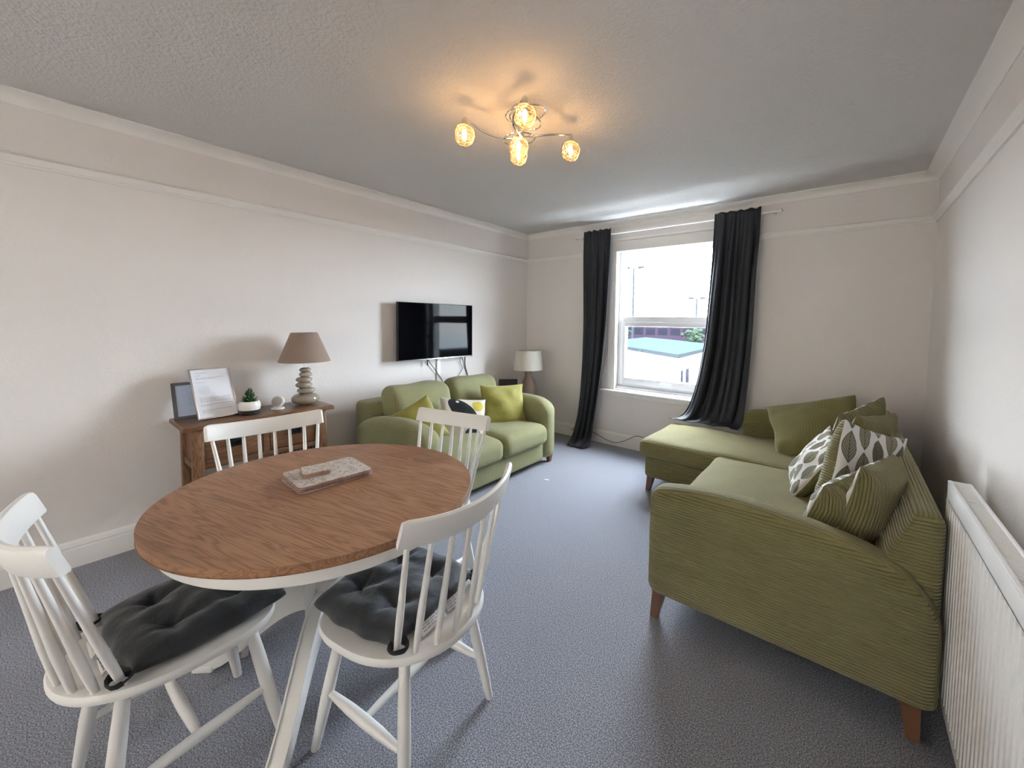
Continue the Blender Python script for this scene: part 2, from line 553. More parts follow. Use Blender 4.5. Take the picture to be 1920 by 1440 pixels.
def rbox(name, lo, hi, r, mat, parent=None, rib='x', deform=None, m=(10, 10, 4), k=4, noise=0.0, seed=0):
    """rounded, subdivided box with corduroy UVs: u runs across the ribs"""
    lo, hi = Vector(lo), Vector(hi)
    c = (lo+hi)/2; h = (hi-lo)/2
    r = min(r, min(h)*0.98)
    def ax(i):
        a = [-h[i] + r*(1-cos(j/k*pi/2)) for j in range(k)]
        b = [(-h[i]+r) + (2*h[i]-2*r)*j/m[i] for j in range(m[i]+1)]
        return a + b + [-x for x in reversed(a)]
    A = [ax(i) for i in range(3)]
    idx = {}; verts = []; faces = []; und = []; nrm = []
    def V(i, j, l):
        key = (i, j, l)
        if key not in idx:
            p = Vector((A[0][i], A[1][j], A[2][l]))
            q = Vector([clampv(p[t], -h[t]+r, h[t]-r) for t in range(3)])
            dv = p-q
            if dv.length > 1e-9:
                p = q + dv.normalized()*r
            idx[key] = len(verts)
            und.append(p.copy())
            verts.append(p+c)
        return idx[key]
    n = [len(a)-1 for a in A]
    for s, flip in ((0, True), (n[2], False)):
        for i in range(n[0]):
            for j in range(n[1]):
                f = (V(i, j, s), V(i+1, j, s), V(i+1, j+1, s), V(i, j+1, s))
                faces.append(tuple(reversed(f)) if flip else f); nrm.append(2)
    for s, flip in ((0, False), (n[1], True)):
        for i in range(n[0]):
            for l in range(n[2]):
                f = (V(i, s, l), V(i+1, s, l), V(i+1, s, l+1), V(i, s, l+1))
                faces.append(tuple(reversed(f)) if flip else f); nrm.append(1)
    for s, flip in ((0, True), (n[0], False)):
        for j in range(n[1]):
            for l in range(n[2]):
                f = (V(s, j, l), V(s, j+1, l), V(s, j+1, l+1), V(s, j, l+1))
                faces.append(tuple(reversed(f)) if flip else f); nrm.append(0)
    rnd = random.Random(seed)
    ph = [rnd.uniform(0, 6.28) for _ in range(6)]
    out = []
    for p in verts:
        q = p.copy()
        if noise:
            q.z += noise*(sin(q.x*9+ph[0])*sin(q.y*7+ph[1])+0.5*sin(q.x*21+ph[2])*sin(q.y*17+ph[3]))
            q.x += noise*0.4*sin(q.y*11+ph[4]+q.z*8)
            q.y += noise*0.4*sin(q.x*10+ph[5]+q.z*8)
        if deform: q = Vector(deform(q))
        out.append(q)
    me = bpy.data.meshes.new(name)
    me.from_pydata([tuple(v) for v in out], [], faces)
    ul = me.uv_layers.new(name='UVMap')
    tab = {'x': ((1, 0), (2, 0), (1, 0)), 'y': ((2, 1), (2, 0), (0, 1)), 'h': ((2, 1), (2, 0), (1, 0))}[rib]
    for fi, p in enumerate(me.polygons):
        a, b = tab[nrm[fi]]
        for li, vi in zip(p.loop_indices, p.vertices):
            q = out[vi]
            # unroll around the dominant corner so ribs stay continuous-ish
            ul.data[li].uv = (q[a], q[b])
    finish(me, mat, True, 1.2)
    return link(name, me, parent)

def copy_tree(o, parent=None):
    c = o.copy()
    COL.objects.link(c)
    c.parent = parent
    for ch in list(o.children):
        copy_tree(ch, c)
    return c

# ------------------------------------------------------------------ room shell
RW, RH, RB = 4.041, 2.596, -6.6      # width, height, back wall
WX0, WX1, WZ0, WZ1 = 1.367, 2.475, 0.675, 2.258     # window opening
def struct(name, b, mat, parent=None, **kw):
    o = b.build(name, mat, parent, **kw)
    if parent is None: o['kind'] = 'structure'
    return o
struct('floor', B().box((-0.2, RB-0.2, -0.12), (RW+0.2, 0.25, 0)), 'carpet', smooth=False)
struct('ceiling', B().box((-0.2, RB-0.2, RH), (RW+0.2, 0.25, RH+0.12)), 'ceiling_paint', smooth=False)
struct('wall_left', B().box((-0.2, RB, 0), (0, 0.25, RH)), 'wall_paint', smooth=False)
struct('wall_right', B().box((RW, RB, 0), (RW+0.2, 0.25, RH)), 'wall_paint', smooth=False)
BX0, BX1, BZ0, BZ1 = 1.15, 2.85, 0.70, 2.20     # unseen window added behind the camera for soft front light
struct('wall_back', B().box((-0.2, RB-0.2, 0), (BX0, RB, RH)).box((BX1, RB-0.2, 0), (RW+0.2, RB, RH)).box((BX0, RB-0.2, 0), (BX1, RB, BZ0)).box((BX0, RB-0.2, BZ1), (BX1, RB, RH)), 'wall_paint', smooth=False)
w2 = empty('added_fill_window', (0, 0, 0), kind='structure')
fb_ = B()
for xa, xb in ((BX0, BX0+0.06), ((BX0+BX1)/2-0.035, (BX0+BX1)/2+0.035), (BX1-0.06, BX1)):
    fb_.box((xa, RB-0.13, BZ0), (xb, RB-0.07, BZ1), 0.006)
fb_.box((BX0, RB-0.129, BZ0), (BX1, RB-0.071, BZ0+0.07), 0.006).box((BX0, RB-0.129, BZ1-0.06), (BX1, RB-0.071, BZ1), 0.006)
fb_.build('window_frame', 'upvc', w2)
for xa, xb in ((BX0+0.06, (BX0+BX1)/2-0.035), ((BX0+BX1)/2+0.035, BX1-0.06)):
    B().box((xa-0.005, RB-0.102, BZ0+0.065), (xb+0.005, RB-0.098, BZ1-0.055)).build('pane', 'window_glass', w2, smooth=False)
bld = B().box((BX0+0.01, RB-0.050, BZ0+0.03), (BX1-0.01, RB-0.047, BZ1-0.02)).build('fill_blind', 'fill_blind_cloth', w2, smooth=False)
B().tube([(BX0+0.01, RB-0.048, BZ1-0.025), (BX1-0.01, RB-0.048, BZ1-0.025)], 0.02, 12).build('fill_blind_roller', 'upvc', w2)
B().box((BX0-0.06, RB-0.07, BZ0-0.03), (BX1+0.06, RB+0.06, BZ0), 0.008).build('window_sill', 'trim_paint', w2)
struct('wall_window', B().box((0, 0, 0), (WX0, 0.25, RH)).box((WX1, 0, 0), (RW, 0.25, RH)).box((WX0, 0, 0), (WX1, 0.25, WZ0)).box((WX0, 0, WZ1), (WX1, 0.25, RH)), 'wall_paint', smooth=False)

# coving: concave profile, offset c from wall at ceiling, cz down the wall
def cove_profile(c=0.087, cz=0.060):
    pts = [(0, RH), (0, RH-cz)]
    pts += [(0.006, RH-cz)]
    for i in range(1, 9):
        a = i/9*pi/2
        pts.append((0.006+(c-0.012)*(1-cos(a)), RH-cz+(cz-0.008)*sin(a)))
    pts += [(c-0.006, RH-0.006), (c, RH-0.006), (c, RH)]
    return pts
cp = cove_profile()
def rail_profile(z=2.227):
    return [(0, z), (0.012, z), (0.016, z+0.008), (0.012, z+0.016), (0.015, z+0.020), (0.030, z+0.036), (0.034, z+0.046), (0.026, z+0.056), (0.012, z+0.060), (0, z+0.062)]
def base_profile(h=0.154):
    return [(0, 0), (0.018, 0), (0.018, h-0.045), (0.014, h-0.040), (0.016, h-0.030), (0.012, h-0.018), (0.009, h-0.006), (0.004, h), (0, h)]
def run(name, prof, side, mat, a=None, b=None):
    bb = B()
    if side == 'left': bb.prism(prof, 'y', RB if a is None else a, 0 if b is None else b)
    if side == 'right': bb.prism([(RW-x, z) for x, z in prof], 'y', RB if a is None else a, 0 if b is None else b)
    if side == 'window': bb.prism([(-x, z) for x, z in prof], 'x', 0 if a is None else a, RW if b is None else b)
    if side == 'back': bb.prism([(RB+x, z) for x, z in prof], 'x', 0, RW)
    o = bb.build(name, mat, angle=0.5)
    o['kind'] = 'structure'
    return o
for i, sd in enumerate(('left', 'window', 'right', 'back')):
    run('trim_%d' % (i+1), cp, sd, 'trim_paint')
run('trim_5', rail_profile(), 'left', 'trim_paint')
run('trim_6', rail_profile(), 'right', 'trim_paint')
run('trim_7', rail_profile(), 'window', 'trim_paint', 0, 1.277)
run('trim_8', rail_profile(), 'window', 'trim_paint', 2.565, RW)
for sd in ('left', 'window', 'right', 'back'):
    run('baseboard_'+sd, base_profile(), sd, 'trim_paint')

# window: casing, reveal frame, sashes, panes, sill
win = empty('window_1', (0, 0, 0), kind='structure')
cx0, cx1 = 1.277, 2.565
b = B().box((cx0, -0.016, 0.66), (WX0, 0.01, 2.373), 0.004).box((WX1, -0.016, 0.66), (cx1, 0.01, 2.373), 0.004).box((cx0, -0.018, WZ1), (cx1, 0.01, 2.373), 0.004).box((cx0-0.02, -0.035, 2.373), (cx1+0.02, 0.01, 2.40), 0.006)
b.build('casing', 'trim_paint', win)
B().box((1.185, -0.075, 0.632), (2.655, 0.12, 0.662), 0.010, 3).build('window_sill', 'trim_paint', win)
B().box((1.215, -0.030, 0.590), (2.625, 0.005, 0.632), 0.008).build('sill_apron', 'trim_paint', win)
f = B()
y0, y1 = 0.075, 0.145
f.box((WX0-0.01, y0, 0.662), (1.428, y1, WZ1+0.01), 0.006).box((2.414, y0, 0.662), (WX1+0.01, y1, WZ1+0.01), 0.006)
f.box((WX0, y0+0.001, 2.216), (WX1, y1-0.001, WZ1+0.01), 0.006).box((WX0, y0+0.001, 0.655), (WX1, y1-0.001, 0.735), 0.006).box((WX0, y0+0.001, 1.455), (WX1, y1-0.001, 1.515), 0.006)
f.box((WX0, y0-0.035, 0.655), (WX1, y0, 0.700), 0.006)
f.build('window_frame', 'upvc', win)
s = B()
sy0, sy1 = 0.055, 0.125
s.box((1.405, sy0, 0.735), (1.460, sy1, 1.455), 0.007).box((2.382, sy0, 0.735), (2.437, sy1, 1.455), 0.007).box((1.405, sy0+0.001, 0.735), (2.437, sy1, 0.808), 0.007).box((1.405, sy0+0.001, 1.402), (2.437, sy1, 1.455), 0.007)
sash = s.build('opening_sash', 'upvc', win)
B().box((1.420, 0.108, 1.50), (2.42, 0.112, 2.225)).build('pane', 'window_glass', win, smooth=False)
B().box((1.450, 0.088, 0.80), (2.39, 0.092, 1.410)).build('pane', 'window_glass', win, smooth=False)
B().box((1.90, 0.040, 0.758), (1.945, 0.056, 0.784), 0.004).box((1.905, 0.026, 0.764), (2.02, 0.040, 0.778), 0.005).build('handle', 'upvc', sash)

# ------------------------------------------------------------------ outside the window
GZ = -4.2
g = B().box((-120, 3, GZ-0.2), (60, 160, GZ)).build('ground_outside', 'asphalt', smooth=False)
g['kind'] = 'structure'
bl = empty('neighbour_building', (-4.76, 19.69, GZ), label='white rendered building with grey felt roof outside the window', cat='building')
ax_l = Vector((-0.780, 0.626, 0)); ax_r = Vector((-0.062, 0.998, 0))
def quad_prism(o, u, v, U0, U1, V0, V1, z0, z1):
    P = [o+u*a+v*b for a, b in ((U0, V0), (U1, V0), (U1, V1), (U0, V1))]
    vs = [(p.x, p.y, z0) for p in P]+[(p.x, p.y, z1) for p in P]
    return vs, [(3, 2, 1, 0), (4, 5, 6, 7), (0, 1, 5, 4), (1, 2, 6, 5), (2, 3, 7, 6), (3, 0, 4, 7)]
O0 = Vector((0, 0, 0))
vs, fs = quad_prism(O0, ax_l, ax_r, 0.25, 14, 0.25, 13, 0, 3.45)
pyobj('building_walls', vs, fs, 'render_white', bl, smooth=False)
vs, fs = quad_prism(O0, ax_l, ax_r, 0, 14.3, 0, 13.3, 3.45, 3.70)
pyobj('fascia', vs, fs, 'pole_grey', bl, smooth=False)
P = [O0+ax_l*a+ax_r*b_ for a, b_ in ((0, 0), (14.3, 0), (14.3, 13.3), (0, 13.3), (5, 6.6), (9.3, 6.6))]
zz = [3.705]*4+[4.20]*2
pyobj('roof', [(p.x, p.y, z) for p, z in zip(P, zz)], [(0, 1, 5, 4), (1, 2, 5), (2, 3, 4, 5), (3, 0, 4)], 'roof_felt', bl, smooth=False)
for (v0, v1) in ((0.9, 1.7), (2.1, 3.2)):
    vs, fs = quad_prism(O0, ax_l, ax_r, 0.19, 0.30, v0, v1, 1.3, 2.7)
    wf = pyobj('building_window', vs, fs, 'upvc', bl, smooth=False)
    vs, fs = quad_prism(O0, ax_l, ax_r, 0.17, 0.24, v0+0.12, v1-0.12, 1.42, 2.58)
    pyobj('pane', vs, fs, 'far_pane', wf, smooth=False)
fb = empty('brick_building', (-22, 62, GZ), label='long red brick building with dark windows beyond the felt roof', cat='building')
B().box((-8.5, 0, 0), (7.5, 8, 5.25)).build('building_walls', 'far_brick', fb, smooth=False)
B().box((-8.7, -0.2, 5.25), (7.7, 8.2, 5.5)).build('parapet', 'render_white', fb, smooth=False)
wm = B().box((-0.8, -0.06, -0.55), (0.8, 0.06, 0.55)).mesh('far_window', 'far_pane', smooth=False)
for i in range(7):
    link('building_window', wm, fb, (-7.2+i*2.25, 0, 4.1))
def floodlight(loc, hgt, label, hw):
    t = empty('floodlight_mast', loc, rz=0.3, label=label, cat='lamp post', group='floodlight masts outside')
    B().tube([(0, 0, 0), (0, 0, hgt)], [0.17, 0.13], 8).build('pole', 'pole_grey', t)
    B().box((-hw, -0.05, hgt-0.1), (hw, 0.05, hgt)).build('crossbar', 'pole_grey', t, smooth=False)
    for sx in (-1, 1):
        B().box((sx*hw-0.42, -0.3, hgt-0.05), (sx*hw+0.42, 0.3, hgt+0.22), 0.05).build('lamp_head', 'pole_grey', t)
floodlight((-21.0, 47, GZ), 13.3, 'tall twin-headed floodlight mast nearer the felt roof', 1.0)
floodlight((-16.1, 60, GZ), 9.6, 'smaller twin-headed floodlight mast further off', 0.9)
def tree(loc, r, h, label):
    t = empty('tree', loc, label=label, cat='tree', group='trees beyond the roof')
    B().tube([(0, 0, 0), (0, 0, h*0.6)], [0.18, 0.1], 8).build('trunk', 'tree_bark', t)
    rnd = random.Random(int(loc[0]*10))
    bm = bmesh.new()
    for _ in range(60):
        c = Vector((rnd.gauss(0, r*0.42), rnd.gauss(0, r*0.42), h*0.72+rnd.gauss(0, r*0.35)))
        mt = Matrix.Translation(c) @ Matrix.Diagonal((1, 1, 0.8, 1))
        bmesh.ops.create_icosphere(bm, subdivisions=2, radius=r*rnd.uniform(0.14, 0.28), matrix=mt)
    for v in bm.verts:
        v.co += Vector((rnd.uniform(-1, 1), rnd.uniform(-1, 1), rnd.uniform(-1, 1)))*r*0.06
    me = bpy.data.meshes.new('crown'); bm.to_mesh(me); bm.free()
    finish(me, 'tree_leaf', False)
    link('crown', me, t)
tree((-27.5, 56, GZ), 1.7, 4.9, 'smaller part-hidden green tree behind the taller floodlight mast')
tree((-15.0, 56, GZ), 1.6, 4.7, 'rounded green tree in front of the brick building by the smaller mast')

# ------------------------------------------------------------------ ceiling light
FX, FY = 2.07, -2.43
cl = empty('ceiling_light', (FX, FY, RH), label='chrome swirl ceiling light with five lit glass globes', cat='ceiling light')
B().lathe([(0, 0), (0.062, 0), (0.062, -0.012), (0.052, -0.024), (0.02, -0.030), (0, -0.030)], 32, cap=False).build('ceiling_rose', 'chrome', cl)
B().tube([(0, 0, -0.028), (0, 0, -0.16)], 0.009, 10).build('stem', 'chrome', cl)
bulbs = [(-0.20, -0.235, -0.175), (0.150, 0.240, -0.175), (0.190, -0.200, -0.175), (-0.155, 0.135, -0.165), (-0.035, 0.005, -0.190)]
def arc(p0, p1, bulge, z0, z1, n=18):
    p0, p1 = Vector(p0), Vector(p1)
    t = p1-p0; s = Vector((-t.y, t.x))
    out = []
    for i in range(n+1):
        a = i/n
        q = p0+t*a+s*bulge*sin(a*pi)
        out.append((q.x, q.y, z0+(z1-z0)*a*a))
    return out
hub = (0.0, 0.0)
for i, (bx, by, bz) in enumerate(bulbs[:4]):
    topz = bz+0.092
    B().tube(arc(hub, (bx, by), -0.20, -0.150, topz), 0.0055, 8).build('arm', 'chrome', cl)
# decorative loops
for (ccx, ccy, rr, z, tilt) in ((0.035, -0.02, 0.105, -0.045, 0.10), (0.03, -0.015, 0.082, -0.075, -0.10), (-0.045, 0.02, 0.085, -0.140, 0.06)):
    B().tube([(ccx+rr*cos(a), ccy+rr*sin(a), z+tilt*rr*sin(a*1.0+0.5)*2) for a in [k/40*2*pi for k in range(40)]], 0.0042, 8, closed=True).build('loop', 'chrome', cl)
GR = 0.056
gm = B().lathe([(GR*1.0*sin(a), -GR*1.08*cos(a)) for a in [pi*i/22 for i in range(0, 21)]], 28, cap=False).mesh('globe', 'globe_glass')
bmh = B().lathe([(0.0, -0.024), (0.007, -0.022), (0.0105, -0.012), (0.0105, 0.012), (0.006, 0.022), (0.0, 0.026)], 14, cap=False).mesh('bulb', 'bulb_glow')
capm = B().lathe([(0, 0.004), (0.014, 0.004), (0.014, 0.034), (0.006, 0.042), (0, 0.042)], 18, cap=False).mesh('socket', 'chrome')
rw = random.Random(3)
wb = B()
for _ in range(14):
    axv = Vector((rw.gauss(0, 1), rw.gauss(0, 1), rw.gauss(0, 1))).normalized()
    e1 = axv.orthogonal().normalized(); e2 = axv.cross(e1)
    off = rw.uniform(-0.55, 0.55)
    rr = sqrt(1-off*off)*GR*0.93
    wb.tube([tuple(axv*off*GR*0.93+e1*rr*cos(a)+e2*rr*sin(a)+Vector((rw.uniform(-1, 1), rw.uniform(-1, 1), rw.uniform(-1, 1)))*0.003) for a in [k/22*2*pi for k in range(22)]], 0.0006, 4, closed=True)
wmesh = wb.mesh('wire_filigree', 'globe_wire')
for (bx, by, bz) in bulbs:
    gl = link('globe', gm, cl, (bx, by, bz))
    link('bulb', bmh, gl, (0, 0, 0.006))
    link('wire_filigree', wmesh, gl)
    link('socket', capm, cl, (bx, by, bz+0.048))

# ------------------------------------------------------------------ TV on the left wall
tv = empty('television', (0.105, -1.522, 1.332), label='black flat television mounted on the wall above the small sofa', cat='television')
B().box((-0.035, -0.459, -0.286), (0.0, 0.459, 0.286), 0.006).build('casing', 'black_plastic', tv)
B().box((0.0, -0.452, -0.272), (0.0025, 0.452, 0.280)).build('screen', 'tv_screen', tv, smooth=False)
B().box((-0.004, -0.458, -0.290), (0.004, 0.458, -0.279), 0.001).build('bottom_strip', 'silver', tv)
B().box((-0.062, -0.20, -0.18), (-0.034, 0.20, 0.16), 0.01).build('back_cover', 'black_plastic', tv)
B().box((-0.104, -0.12, -0.1), (-0.06, 0.12, 0.1), 0.003).build('wall_bracket', 'dark_metal', tv)
def cable(name, pts, r, mat, label, cat='cable', group=None):
    # smooth through the points
    P = [Vector(p) for p in pts]
    out = []
    for i in range(len(P)-1):
        p0 = P[max(i-1, 0)]; p1 = P[i]; p2 = P[i+1]; p3 = P[min(i+2, len(P)-1)]
        for k in range(6):
            t = k/6
            out.append(0.5*((2*p1)+(p2-p0)*t+(2*p0-5*p1+4*p2-p3)*t*t+(3*p1-p0-3*p2+p3)*t**3))
    out.append(P[-1])
    o = B().tube(out, r, 6).build(name, mat)
    tag(o, label, cat, group)
    return o
cable('television_cable', [(0.05, -1.61, 1.06), (0.03, -1.59, 1.02), (0.024, -1.50, 0.91), (0.024, -1.42, 0.80), (0.03, -1.40, 0.70)], 0.004, 'cable_black', 'thin black cable slanting from the television to the trunking')
cable('television_cable', [(0.05, -1.12, 1.06), (0.02, -1.10, 1.0), (0.012, -1.09, 0.92), (0.012, -1.06, 0.83), (0.02, -1.05, 0.72)], 0.006, 'cable_black', 'thick black cable hanging under the window end of the television')
cable('television_cable', [(0.05, -1.18, 1.06), (0.02, -1.17, 0.98), (0.012, -1.13, 0.90), (0.012, -1.20, 0.80), (0.02, -1.21, 0.72)], 0.003, 'cable_black', 'thin looped cable behind the window end of the television')
cable('aerial_plug', [(0.05, -1.615, 1.06), (0.045, -1.615, 1.02), (0.045, -1.613, 0.975)], 0.006, 'cable_black', 'short black plug end hanging below the television', 'plug')
t = B().box((0.0, -1.475, 0.30), (0.016, -1.432, 1.045), 0.003).build('cable_trunking', 'white_plastic')
tag(t, 'white vertical cable trunking on the wall under the television', 'trunking')
cable('power_cable', [(0.78, -0.026, 0.08), (0.86, -0.028, 0.13), (0.95, -0.028, 0.135), (1.1, -0.028, 0.11), (1.3, -0.028, 0.05), (1.42, -0.028, 0.045), (1.55, -0.028, 0.10), (1.66, -0.028, 0.165), (1.75, -0.028, 0.165), (1.85, -0.028, 0.13), (2.0, -0.028, 0.12), (2.2, -0.028, 0.10)], 0.0045, 'cable_brown', 'thin brown cable looping along the skirting under the window')
sc_ = B().box((-0.02, -0.008, 0), (0.02, 0.008, 0.004), 0.0015).build('paper_scrap', 'white_scrap', loc=(1.38, -1.30, 0.0), rot=(0, 0, 0.5))
tag(sc_, 'tiny white scrap lying on the carpet by the small sofa', 'scrap')

# ------------------------------------------------------------------ curtains and pole
pole = empty('curtain_pole', (0, -0.088, 2.452), label='white curtain pole with round finials above the window', cat='curtain pole')
B().tube([(0.88, 0, 0), (3.005, 0, 0)], 0.011, 12).build('pole', 'trim_paint', pole)
for x, s in ((0.88, -1), (3.005, 1)):
    B().lathe([(0.0, 0.0), (0.014, 0.0), (0.02, 0.01), (0.018, 0.024), (0.0, 0.032)], 14, cap=False).build('finial', 'trim_paint', pole, loc=(x, 0, 0), rot=(0, radians(90)*s, 0))
for x in (0.915, 1.92, 2.97):
    B().box((x-0.008, -0.004, -0.008), (x+0.008, 0.089, 0.008), 0.002).build('bracket', 'trim_paint', pole)

def lerp_tab(tab, z):
    # tab: descending z list of (z, value...)
    if z >= tab[0][0]: return tab[0][1:]
    for a, b_ in zip(tab, tab[1:]):
        if z >= b_[0]:
            t = (a[0]-z)/(a[0]-b_[0])
            t = t*t*(3-2*t)*0.35+t*0.65
            return tuple(p+(q-p)*t for p, q in zip(a[1:], b_[1:]))
    return tab[-1][1:]
def curtain(name, tab, ztop, npl, amp, label, ns=110, nt=60, seed=1):
    """tab rows: z, x_left, x_right, y_mid; last rows may run along a surface"""
    rnd = random.Random(seed)
    ph = [rnd.uniform(0, 6.28) for _ in range(8)]
    L = len(tab)
    verts = []; faces = []; uvs = []
    rows = []
    for a, b_ in zip(tab, tab[1:]):
        k = max(3, int(abs(a[0]-b_[0])/0.035)+int(abs(a[3]-b_[3])/0.02))
        for i in range(k):
            t = i/k
            rows.append(tuple(p+(q-p)*t for p, q in zip(a, b_)))
    rows.append(tab[-1])
    # smooth rows
    for _ in range(6):
        rows = [rows[0]]+[tuple((rows[i-1][c]+2*rows[i][c]+rows[i+1][c])/4 for c in range(len(rows[0]))) for i in range(1, len(rows)-1)]+[rows[-1]]
    n = len(rows)
    for j, rw_ in enumerate(rows):
        z, xl, xr, ym, am = rw_[:5]
        tt = j/(n-1)
        for i in range(ns+1):
            s = i/ns
            sp = s + 0.018*sin(s*9+ph[0]+tt*1.5)+0.01*sin(s*23+ph[1]+tt*2)
            w = sin(sp*2*pi*npl+ph[2]+0.5*sin(tt*3+ph[3]))
            w2 = sin(sp*2*pi*npl*2.3+ph[4]+tt*1.5)
            y = ym + am*(w*0.8+w2*0.28)
            x = xl+(xr-xl)*s + 0.35*am*cos(sp*2*pi*npl+ph[2])
            zz = z + 0.006*sin(s*30+ph[5])*(1 if j == 0 else 0)
            if len(rw_) > 5: zz += rw_[5]*sin(sp*2*pi*npl*0.8+ph[6])
            verts.append((x, y, zz))
    for j in range(n-1):
        for i in range(ns):
            a = j*(ns+1)+i
            faces.append((a, a+1, a+ns+2, a+ns+1))
    o = pyobj(name, verts, faces, 'curtain_cloth', angle=3.0)
    md = o.modifiers.new('thickness', 'SOLIDIFY'); md.thickness = 0.004
    tag(o, label, 'curtain')
    return o
curtain('curtain', [(2.508, 0.985, 1.345, -0.112, 0.009, 0), (2.43, 0.985, 1.345, -0.116, 0.010, 0), (2.25, 0.985, 1.345, -0.116, 0.016, 0), (2.0, 0.990, 1.340, -0.114, 0.022, 0), (1.47, 1.005, 1.315, -0.112, 0.026, 0), (1.0, 0.998, 1.278, -0.112, 0.028, 0), (0.60, 0.978, 1.228, -0.12, 0.028, 0), (0.30, 0.955, 1.195, -0.15, 0.028, 0.0), (0.08, 0.920, 1.200, -0.20, 0.028, 0.006), (0.030, 0.915, 1.215, -0.26, 0.022, 0.012), (0.022, 0.935, 1.20, -0.33, 0.010, 0.012), (0.012, 0.955, 1.16, -0.375, 0.008, 0.006)], 2.5, 3.3, 0.02, 'dark charcoal curtain with its hem bunched on the carpet beside the small sofa', seed=4)
curtain('curtain', [(2.500, 2.462, 2.868, -0.112, 0.008, 0), (2.42, 2.460, 2.868, -0.116, 0.010, 0), (2.25, 2.452, 2.866, -0.116, 0.018, 0), (2.0, 2.440, 2.852, -0.114, 0.026, 0), (1.27, 2.392, 2.835, -0.112, 0.034, 0), (0.90, 2.335, 2.815, -0.115, 0.036, 0), (0.68, 2.288, 2.80, -0.13, 0.036, 0), (0.545, 2.24, 2.79, -0.17, 0.030, 0), (0.498, 2.20, 2.785, -0.215, 0.018, 0.005), (0.490, 2.12, 2.770, -0.27, 0.010, 0.005)], 2.5, 3.6, 0.02, 'dark charcoal curtain draped onto the chaise seat', seed=9)

# ------------------------------------------------------------------ sofas
def arm_top(tabx):
    def f(x):
        if x <= tabx[0][0]: return tabx[0][1]
        for (x0, z0), (x1, z1) in zip(tabx, tabx[1:]):
            if x <= x1:
                t = (x-x0)/(x1-x0)
                return z0+(z1-z0)*t
        return tabx[-1][1]
    return f
def smooth_tab(pts, n=60):
    xs = [pts[0][0]+(pts[-1][0]-pts[0][0])*i/n for i in range(n+1)]
    f = arm_top(pts)
    zs = [f(x) for x in xs]
    for _ in range(10):
        zs = [zs[0]]+[(zs[i-1]+2*zs[i]+zs[i+1])/4 for i in range(1, n)]+[zs[-1]]
    return list(zip(xs, zs))
def arm(name, parent, x0, x1, y0, y1, zb, prof, mat, r=0.055):
    """arm slab running along x with a shaped top; prof is (x, ztop)"""
    f = arm_top(smooth_tab(prof))
    zt = max(z for _, z in prof)
    def dfm(q):
        t = (q.z-zb)/(zt-zb)
        return (q.x, q.y, zb+t*(f(q.x)-zb))
    return rbox(name, (x0, y0, zb), (x1, y1, zt), r, mat, parent, 'x', dfm, m=(40, 4, 14), k=6)
def sofa_leg(parent, x, y, dx, dy, h=0.14, mat='leg_wood', w=0.030):
    b_ = B()
    v = []
    for z, s, o in ((h, w, 0.0), (0.0, w*0.62, 1.0)):
        v.append([b_.bm.verts.new((x+dx*o+s*a, y+dy*o+s*c, z)) for a, c in ((-1, -1), (1, -1), (1, 1), (-1, 1))])
    b_.bm.faces.new(list(reversed(v[1]))[::-1]); b_.bm.faces.new(v[0])
    for i in range(4): b_.bm.faces.new((v[0][i], v[0][(i+1) % 4], v[1][(i+1) % 4], v[1][i]))
    b_.build('leg', mat, parent, bev=0.003)

# ---- chaise sofa on the right
s2 = empty('corner_sofa', (3.2, -1.25, 0), label='long olive corduroy chaise sofa beside the white radiator', cat='sofa')
mi = Matrix.Translation((3.2, -1.25, 0)).inverted()
def under(parent, objs):
    for o in objs:
        o.parent = parent
        o.matrix_parent_inverse = Matrix.Translation(parent.location).inverted()
o_ = []
near_prof = [(2.785, 0.640), (2.86, 0.665), (3.05, 0.690), (3.22, 0.690), (3.45, 0.670), (3.62, 0.640), (3.74, 0.595), (3.80, 0.54), (3.838, 0.45)]
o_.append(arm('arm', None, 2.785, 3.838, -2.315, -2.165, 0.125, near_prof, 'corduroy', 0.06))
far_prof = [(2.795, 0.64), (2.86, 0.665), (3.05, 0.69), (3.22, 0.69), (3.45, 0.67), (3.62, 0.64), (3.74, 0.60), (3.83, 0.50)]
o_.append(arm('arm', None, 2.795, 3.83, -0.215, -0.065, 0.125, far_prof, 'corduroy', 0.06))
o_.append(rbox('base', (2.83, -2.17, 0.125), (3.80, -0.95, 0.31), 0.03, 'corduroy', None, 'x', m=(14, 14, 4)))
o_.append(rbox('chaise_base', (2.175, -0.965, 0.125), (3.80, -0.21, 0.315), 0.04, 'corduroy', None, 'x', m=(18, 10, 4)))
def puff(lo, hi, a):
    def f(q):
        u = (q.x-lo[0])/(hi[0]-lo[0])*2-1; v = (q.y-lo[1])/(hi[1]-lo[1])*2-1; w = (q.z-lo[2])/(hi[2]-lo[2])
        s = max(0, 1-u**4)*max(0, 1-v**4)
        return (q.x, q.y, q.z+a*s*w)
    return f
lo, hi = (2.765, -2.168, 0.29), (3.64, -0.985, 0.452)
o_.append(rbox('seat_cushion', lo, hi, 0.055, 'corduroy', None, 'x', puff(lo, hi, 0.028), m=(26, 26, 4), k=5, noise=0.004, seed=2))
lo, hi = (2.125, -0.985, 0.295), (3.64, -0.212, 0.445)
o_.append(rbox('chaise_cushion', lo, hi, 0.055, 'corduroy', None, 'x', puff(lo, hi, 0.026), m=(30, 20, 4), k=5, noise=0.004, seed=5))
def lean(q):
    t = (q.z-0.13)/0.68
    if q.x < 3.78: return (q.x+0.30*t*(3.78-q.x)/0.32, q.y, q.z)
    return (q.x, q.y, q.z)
o_.append(rbox('backrest', (3.46, -2.255, 0.13), (3.838, -0.12, 0.805), 0.05, 'corduroy', None, 'y', lean, m=(10, 40, 16), k=5))
